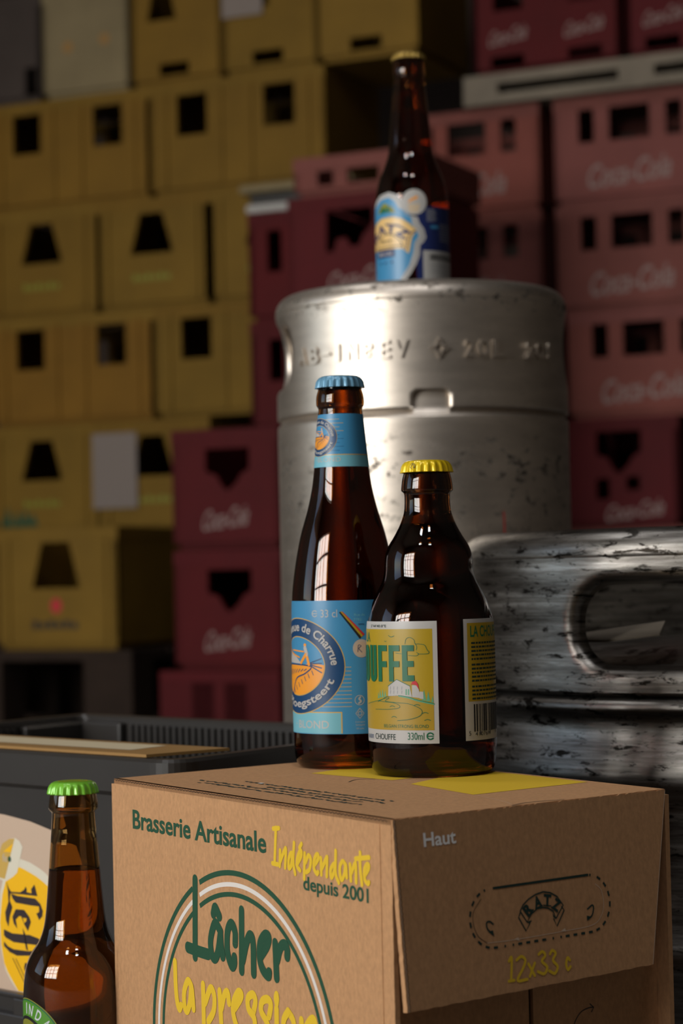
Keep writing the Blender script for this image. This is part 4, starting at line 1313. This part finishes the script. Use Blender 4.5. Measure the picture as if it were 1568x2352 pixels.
def ledge(u0, u1, z0, z1, dep, mat):
    q = [CU * (-u0 * .001) - NL * .004, CU * (-u1 * .001) - NL * .004, CU * (-u1 * .001) + NL * dep, CU * (-u0 * .001) + NL * dep]
    g.add([(v.x, v.y, z * .001) for z in (z0, z1) for v in q], [(0, 1, 5, 4), (1, 2, 6, 5), (2, 3, 7, 6), (3, 0, 4, 7), (4, 5, 6, 7), (3, 2, 1, 0)], mat)
ledge(-350, -20, 74.5, 77.5, 0.002, 'black_plastic')
for u0, u1 in ((-350, -262), (-226, -192), (-157, -120), (-84, -20)):
    ledge(u0, u1, 44, 74.5, 0.002, 'black_plastic')
ledge(-350, -20, 0, 64, 0.003, 'black_plastic')
g.build('lower_ledge', crate0, bevel=0.001)
# cream card lying along the near wall just inside the crate's rim
g = Geo()
q = [CU * 0.030 + CV * 0.005, CU * 0.36 + CV * 0.005, CU * 0.36 + CV * 0.066, CU * 0.012 + CV * 0.066]
q2 = [CU * 0.062 + CV * 0.022, CU * 0.30 + CV * 0.022, CU * 0.30 + CV * 0.057, CU * 0.062 + CV * 0.057]
flat('card_cream', (206, 190, 156), 0.7)
flat('card_tan', (150, 112, 58), 0.7)
g.add([(v.x, v.y, z) for z in (0.2324, 0.2342) for v in q], [(0, 1, 5, 4), (1, 2, 6, 5), (2, 3, 7, 6), (3, 0, 4, 7), (4, 5, 6, 7), (3, 2, 1, 0)], 'card_tan')
g.add([(v.x, v.y, 0.2344) for v in q2], [(0, 1, 2, 3)], 'card_cream')
tag(g.build('card_sheet', loc=CN), 'flat cream and tan card lying along the near rim of the black plastic crate', 'card')

# ------------------------------------------------------------------ crates stacked along the back wall
def panel(g, fn, outer, holes, thick, mat):
    """flat wall with real openings: fn(x, z, depth) -> point, sizes in metres"""
    loops = [outer] + list(holes)
    flatp = [p for l in loops for p in l]
    tr = tessellate_polygon([[Vector((x, z, 0)) for x, z in l] for l in loops])
    n = len(flatp)
    vs = [fn(x, z, 0) for x, z in flatp] + [fn(x, z, thick) for x, z in flatp]
    fs = [t for t in tr] + [tuple(i + n for i in t) for t in tr]
    o = 0
    for l in loops:
        k = len(l)
        fs += [(o + i, o + (i + 1) % k, o + (i + 1) % k + n, o + i + n) for i in range(k)]
        o += k
    g.add(vs, fs, mat)

def rect_hole(cx, cz, w_, h):
    return [(cx - w_ / 2, cz - h / 2), (cx - w_ / 2, cz + h / 2), (cx + w_ / 2, cz + h / 2), (cx + w_ / 2, cz - h / 2)]
def trap_hole(cx, cz, wt, wb, h):
    return [(cx - wb / 2, cz - h / 2), (cx - wt / 2, cz + h / 2), (cx + wt / 2, cz + h / 2), (cx + wb / 2, cz - h / 2)]
def heart_hole(cx, cz, w_, h):
    return [(cx - w_ * .5, cz + h * .5), (cx + w_ * .5, cz + h * .5), (cx + w_ * .5, cz - h * .05), (cx + w_ * .3, cz - h * .2),
            (cx + w_ * .22, cz - h * .38), (cx, cz - h * .62), (cx - w_ * .12, cz - h * .5), (cx - w_ * .26, cz - h * .2), (cx - w_ * .5, cz - h * .1)]

def crate(name, label, W, D, H, mat, holes, side_holes=(), marks=None, lip=0.012, rib_x=()):
    """open plastic crate; its front lower left corner is the origin, x along the face, y into depth"""
    t = thing(name, label, 'crate')
    g = Geo()
    T = 0.012
    box2 = lambda w_: [(0, 0.012), (w_, 0.012), (w_, H - 0.02), (0, H - 0.02)]
    panel(g, lambda x, z, d: (x, d, z), box2(W), holes, T, mat)
    panel(g, lambda x, z, d: (x, D - d, z), box2(W), holes, T, mat)
    panel(g, lambda x, z, d: (d, x, z), box2(D), side_holes, T, mat)
    panel(g, lambda x, z, d: (W - d, x, z), box2(D), side_holes, T, mat)
    g.box((0.01, 0.01, 0.0), (W - 0.01, D - 0.01, 0.014), mat)
    for k in rib_x:
        g.box((k - 0.006, -0.005, 0.014), (k + 0.006, 0.0, H - 0.02), mat)
    g.build('shell', t)
    g = Geo()
    e = 0.001
    for lo, hi in (((-e, -e, H - 0.028), (W + e, T, H)), ((-e, D - T, H - 0.028), (W + e, D + e, H)),
                   ((-e, T, H - 0.028), (T, D - T, H)), ((W - T, T, H - 0.028), (W + e, D - T, H))):
        g.box(lo, hi, mat)
    g.build('rim', t)
    if marks:
        g = Geo()
        marks.into(g, lambda u, v, l: (u * .001, -0.0003 - l, v * .001))
        g.build('printed_marks', t)
    return t

def place(t, s, n, z, label=None, group=None, copy=True):
    """move a crate, or a copy of it with copies of its parts, into the wall of crates"""
    r = t
    if copy:
        r = t.copy()
        COL.objects.link(r)
        for c in list(t.children):
            d = c.copy()
            COL.objects.link(d)
            d.parent = r
    r.location = room(s, n, z)
    r.rotation_euler = (0, 0, -ANG)
    if label:
        r['label'] = label
    if group:
        r['group'] = group
    return r

first = set()
def put(t, s, n, z, label, group):
    c = t.name in first
    first.add(t.name)
    return place(t, s, n, z, label, group, copy=c)

YH = 0.2645
yl = crate('beer_crate', 'x', 0.4635, 0.31, YH, 'yellow_plastic', [rect_hole(0.113, 0.186, 0.082, 0.098), rect_hole(0.345, 0.186, 0.082, 0.098)], rib_x=(0.04, 0.19, 0.27, 0.42))
a = Art()
for k in range(6):
    a.rect(100 + 18 * k, 66, 113 + 18 * k, 82 - 4 * (k % 2), 'olive', 1)
ys = crate('beer_crate', 'x', 0.3095, 0.31, YH, 'yellow_plastic', [trap_hole(0.153, 0.179, 0.062, 0.118, 0.098)], marks=a, rib_x=(0.03, 0.276))
a = Art()
for k in range(6):
    a.rect(92 + 20 * k, 46, 107 + 20 * k, 64 - 4 * (k % 2), 'black', 1)
yb = crate('beer_crate', 'x', 0.3095, 0.31, YH, 'yellow_plastic', [trap_hole(0.153, 0.184, 0.070, 0.122, 0.100)], marks=a, rib_x=(0.03, 0.276))
a = Art()
a.disc(153, 96, 14, 16, 'red', 1, 24)
g = Geo()
a.into(g, lambda u, v, l: (u * .001, -0.0003 - l, v * .001))
g.build('printed_emblem', yb)
yt = crate('beer_crate', 'x', 0.2485, 0.31, YH, 'yellow_plastic', [rect_hole(0.118, 0.034, 0.080, 0.030), trap_hole(0.085, 0.19, 0.05, 0.08, 0.07)])
GY = 'yellow crates stacked on the left'
Z0 = 0.190
Zk = [Z0 + 0.2672 * k for k in range(7)]
for k, kind, cols in (
    (0, ys, [(-0.025, 'yellow crate at the bottom of the wall behind the nearer yellow crate'), (0.288, 'yellow crate at the bottom of the wall, behind the lower red crates')]),
    (1, ys, [(-0.025, 'yellow crate with green marks below its tapered hand hole, lower left'), (0.288, 'yellow crate carrying a white sheet of paper, left of the upper low red crate')]),
    (2, yl, [(-0.012, 'yellow crate with two square holes, level with the upper keg collar, at the left edge'), (0.454, 'yellow crate with square hand holes beside the red stack, under the tapered-hole crates')]),
    (3, ys, [(-0.015, 'yellow crate with tapered hand hole at the left edge, below the upper square-holed row'), (0.297, 'yellow crate with tapered hand hole, second from left, below the upper square-holed row'), (0.609, 'yellow crate mostly behind the red stack, third in the tapered-hole row')]),
    (4, yl, [(-0.012, 'yellow crate with two square holes under the cream crate, upper left'), (0.454, 'yellow crate with two square holes, right end of the upper square-holed row')])):
    for s, lab in cols:
        put(kind, s, 0.0, Zk[k], lab, GY)
put(yb, 0.328, 0.50, 0.190, 'nearer yellow crate with red emblem and dark lettering, lowest at the left', GY)
for s, lab in ((0.404, 'yellow crate with low slot right of the cream crate, top row'), (0.655, 'yellow crate in the top row with a white sheet on its face'), (0.908, 'yellow crate at the right end of the top row, left of the dark gap')):
    put(yt, s, 0.0, Zk[5], lab, GY)
a = Art()
a.disc(72, 122, 14, 14, 'card_tan', 1, 20)
a.disc(176, 130, 14, 14, 'card_tan', 1, 20)
put(crate('beer_crate', 'x', 0.244, 0.31, YH, 'cream_plastic', [], marks=a), 0.153, 0.0, Zk[5], 'cream crate with two small round marks, top row at the left', 'pale crates in the top row')
put(crate('storage_box', 'x', 0.30, 0.31, YH, 'grey_card', [rect_hole(0.27, 0.05, 0.035, 0.07)], rib_x=()), -0.153, 0.0, Zk[5], 'dull grey-brown box left of the cream crate, top left corner', 'pale crates in the top row')
def sheet(s0, s1, n, z0, z1, label, tilt=0.0):
    g = Geo()
    w_, h = s1 - s0, z1 - z0
    g.add([(0, 0, 0), (w_, 0, tilt), (w_, 0, h + tilt), (0, 0, h), (0, -0.0012, 0), (w_, -0.0012, tilt), (w_, -0.0012, h + tilt), (0, -0.0012, h)],
          [(0, 1, 2, 3), (7, 6, 5, 4), (0, 4, 5, 1), (1, 5, 6, 2), (2, 6, 7, 3), (3, 7, 4, 0)], 'old_paper')
    tag(g.build('paper_sheet', loc=room(s0, n, z0), rot=-ANG), label, 'paper', 'papers on the yellow crates')
sheet(0.278, 0.402, 0.007, 0.512, 0.694, 'white paper sheet on a yellow crate left of the low red crates')
sheet(0.658, 0.765, 0.007, 1.66, 1.79, 'white paper sheet on a yellow crate in the top row')
# dark brown crate side by the nearer yellow crate, green leaf marks on the crate above it
g = Geo()
a = Art()
for x_, h in ((10, 34), (30, 44), (52, 52), (80, 40), (104, 46), (126, 34)):
    a.poly([(x_ - 14, 18), (x_ + 14, 18), (x_, 18 + h)], 'ink_green', 1)
a.into(g, lambda u, v, l: (u * .001, -0.0003 - l, v * .001))
for o in [o for o in COL.objects if o.get('label', '').startswith('yellow crate with green marks')]:
    g.build('green_marks', o)

# red crates
RH = 0.2335
def script(cx, cz, w_, h, skew=0.28, rise=0.10):
    a = Art()
    a.text('Coca-Cola', -w_ / 2, -h / 2, w_ / 2, h / 2, 'faded_print', 1, 0.012, lambda x, y: (cx + x + skew * y, cz + y + rise * x))
    return a
red = crate('drinks_crate', 'x', 0.234, 0.36, RH, 'red_plastic', [heart_hole(0.122, 0.158, 0.096, 0.075)], marks=script(118, 60, 100, 40))
GR_ = 'dark red crates in the middle'
for k, lab in enumerate(('red crate at the bottom of the low front stack, left of the upper keg', 'red crate on top of the low front stack, left of the upper keg')):
    put(red, 0.946, 0.80, 0.160 + 0.2355 * k, lab, GR_)
mid = crate('drinks_crate', 'x', 0.268, 0.33, RH, 'red_plastic', [[(0.082, 0.208), (0.180, 0.208), (0.180, 0.172), (0.158, 0.150), (0.150, 0.132), (0.132, 0.132), (0.122, 0.150), (0.104, 0.148), (0.096, 0.124), (0.080, 0.124)]], marks=script(150, 72, 130, 36))
for k, lab in enumerate(('red crate at the bottom of the middle stack, hidden low behind the upper keg', 'second red crate up in the middle stack, behind the upper keg', 'third red crate up in the middle stack, behind the upper keg collar', 'red crate with a big ragged hole right below the shallow red tray')):
    put(mid, 1.187, 0.75, 0.136 + 0.2340 * k, lab, GR_)
put(crate('drinks_tray', 'x', 0.26, 0.33, 0.078, 'faded_red_plastic', [rect_hole(0.068, 0.036, 0.034, 0.030), rect_hole(0.148, 0.036, 0.068, 0.030)]), 1.196, 0.74, 0.136 + 0.2340 * 4 + 0.001, 'shallow red tray with two small holes, topmost of the middle red stack', 'red trays')
back = crate('drinks_crate', 'x', 0.268, 0.29, RH, 'red_plastic', [rect_hole(0.062, 0.150, 0.034, 0.09), rect_hole(0.15, 0.150, 0.08, 0.09)])
for k, lab in enumerate(('red crate at the bottom of the narrow stack behind the low front red stack', 'second red crate of the narrow stack, behind the low front red stack', 'third red crate of the narrow stack between yellow crates and upper keg', 'red crate with a white lid tray on it, beside the tapered-hole yellow crates')):
    put(back, 0.903, 0.37, 0.185 + 0.2345 * k, lab, GR_)
g = Geo()
g.box((0, 0, 0.0), (0.268, 0.29, 0.018), 'label_white')
g.box((0.01, 0.0, 0.018), (0.258, 0.28, 0.040), 'black_plastic')
g.box((-0.006, -0.02, 0.040), (0.264, 0.27, 0.058), 'cream_plastic')
tag(g.build('lidded_tray', loc=room(0.900, 0.375, 0.185 + 0.2345 * 4 + .0005), rot=-ANG, bevel=0.004), 'flat white tray with a dark band lying on the narrow red crate stack', 'tray')

FH = 0.2345
fad = crate('drinks_crate', 'x', 0.345, 0.31, FH, 'faded_red_plastic', [rect_hole(0.074, 0.172, 0.036, 0.078), rect_hole(0.172, 0.172, 0.092, 0.078), rect_hole(0.272, 0.172, 0.036, 0.078)], marks=None)
GF = 'faded red crates on the right'
names = ['bottom', 'second', 'third', 'fourth', 'topmost']
for k in range(5):
    put(fad, 1.095, 0.0, 0.195 + 0.2365 * k, 'faded red crate in the left right-hand column behind the kegs, %s of the column' % names[k], GF)
for k in range(5):
    if k == 1:
        continue
    put(fad, 1.475 + (0.02 if k == 2 else 0), 0.0, 0.195 + 0.2365 * k, 'faded red crate in the column at the right edge, %s of the column' % names[k], GF)
f2 = crate('drinks_crate', 'x', 0.268, 0.31, FH, 'red_plastic', [heart_hole(0.135, 0.165, 0.100, 0.085), rect_hole(0.098, 0.082, 0.03, 0.045), rect_hole(0.166, 0.092, 0.03, 0.03)], marks=script(170, 34, 130, 36))
put(f2, 1.476, 0.02, 0.195 + 0.2365, 'dark red crate with white script just above the wide scuffed keg at the right edge', GF)
# white sheets of script on faded crates
g = Geo()
_sc = script(172, 62, 190, 52, 0.2, 0.06)
_sc.into(g, lambda u, v, l: (u * .001, -0.0003 - l, v * .001))
for o in [o for o in COL.objects if o.get('group') == GF and o.children and o.children[0].data == fad.children[0].data]:
    m_ = g.build('printed_marks', o)
# board and upper crates
g = Geo()
g.box((0, 0, 0), (0.80, 0.40, 0.022), 'pale_board')
g.box((0, 0, 0.044), (0.80, 0.40, 0.066), 'pale_board')
for x_ in (0.0, 0.36, 0.72):
    g.box((x_, 0.0, 0.022), (x_ + 0.08, 0.40, 0.044), 'pale_board')
tag(g.build('flat_pallet', loc=room(1.275, 0.03, 0.195 + 0.2365 * 5), rot=-ANG), 'pale wooden board pallet lying on top of the faded red crates', 'pallet')
up = crate('drinks_crate', 'x', 0.345, 0.31, FH, 'red_plastic', [rect_hole(0.082, 0.024, 0.078, 0.030), rect_hole(0.262, 0.024, 0.078, 0.030), rect_hole(0.085, 0.17, 0.07, 0.06), rect_hole(0.262, 0.17, 0.07, 0.06)], marks=None)
for x_ in (85, 262):
    g = Geo()
    script(x_, 84, 90, 34, 0.3, 0.12).into(g, lambda u, v, l: (u * .001, -0.0003 - l, v * .001))
    g.build('printed_marks', up)
for s, lab in ((1.296, 'dark red crate on the pale board, left one at the top right'), (1.652, 'dark red crate on the pale board at the top right corner')):
    put(up, s, 0.02, 0.195 + 0.2365 * 5 + 0.067, lab, 'dark red crates on the board')

# pallets under the stacks
def pallet(name, s0, s1, n, depth, h, mat, label):
    t = thing(name, label, 'pallet', room(s0, n, 0), -ANG, 'pallets under the crates')
    w_ = s1 - s0
    g = Geo()
    for k in range(5):
        y = depth * k / 5
        g.box((0, y, h - 0.022), (w_, y + depth / 5 - 0.02, h), mat)
    g.build('top_deck', t)
    g = Geo()
    for k in range(3):
        y = (depth - 0.09) * k / 2
        g.box((0, y, 0), (w_, y + 0.09, 0.02), mat)
    g.build('bottom_deck', t)
    for i in range(3):
        for k in range(3):
            x = (w_ - 0.12) * i / 2
            y = (depth - 0.09) * k / 2
            g = Geo()
            g.box((0, 0, 0), (0.12, 0.09, h - 0.043), mat)
            g.build('block', t, (x, y, 0.0205))
pallet('wood_pallet', -0.10, 0.68, 0.52, 0.86, 0.189, 'dark_wood', 'dark wooden pallet under the yellow crates, lower left')
pallet('wood_pallet', 0.92, 1.183, 0.82, 0.40, 0.159, 'red_plastic', 'dark red pallet under the low red crates left of the upper keg')
pallet('wood_pallet', 0.88, 1.18, 0.39, 0.34, 0.184, 'dark_wood', 'dark wooden pallet hidden behind the low red crates')
pallet('wood_pallet', 1.187, 1.46, 0.77, 0.37, 0.1355, 'dark_wood', 'dark wooden pallet under the middle red stack, hidden behind the slim keg')
pallet('wood_pallet', 1.05, 1.90, 0.03, 0.36, 0.194, 'dark_wood', 'dark wooden pallet under the faded red crates, behind the kegs')
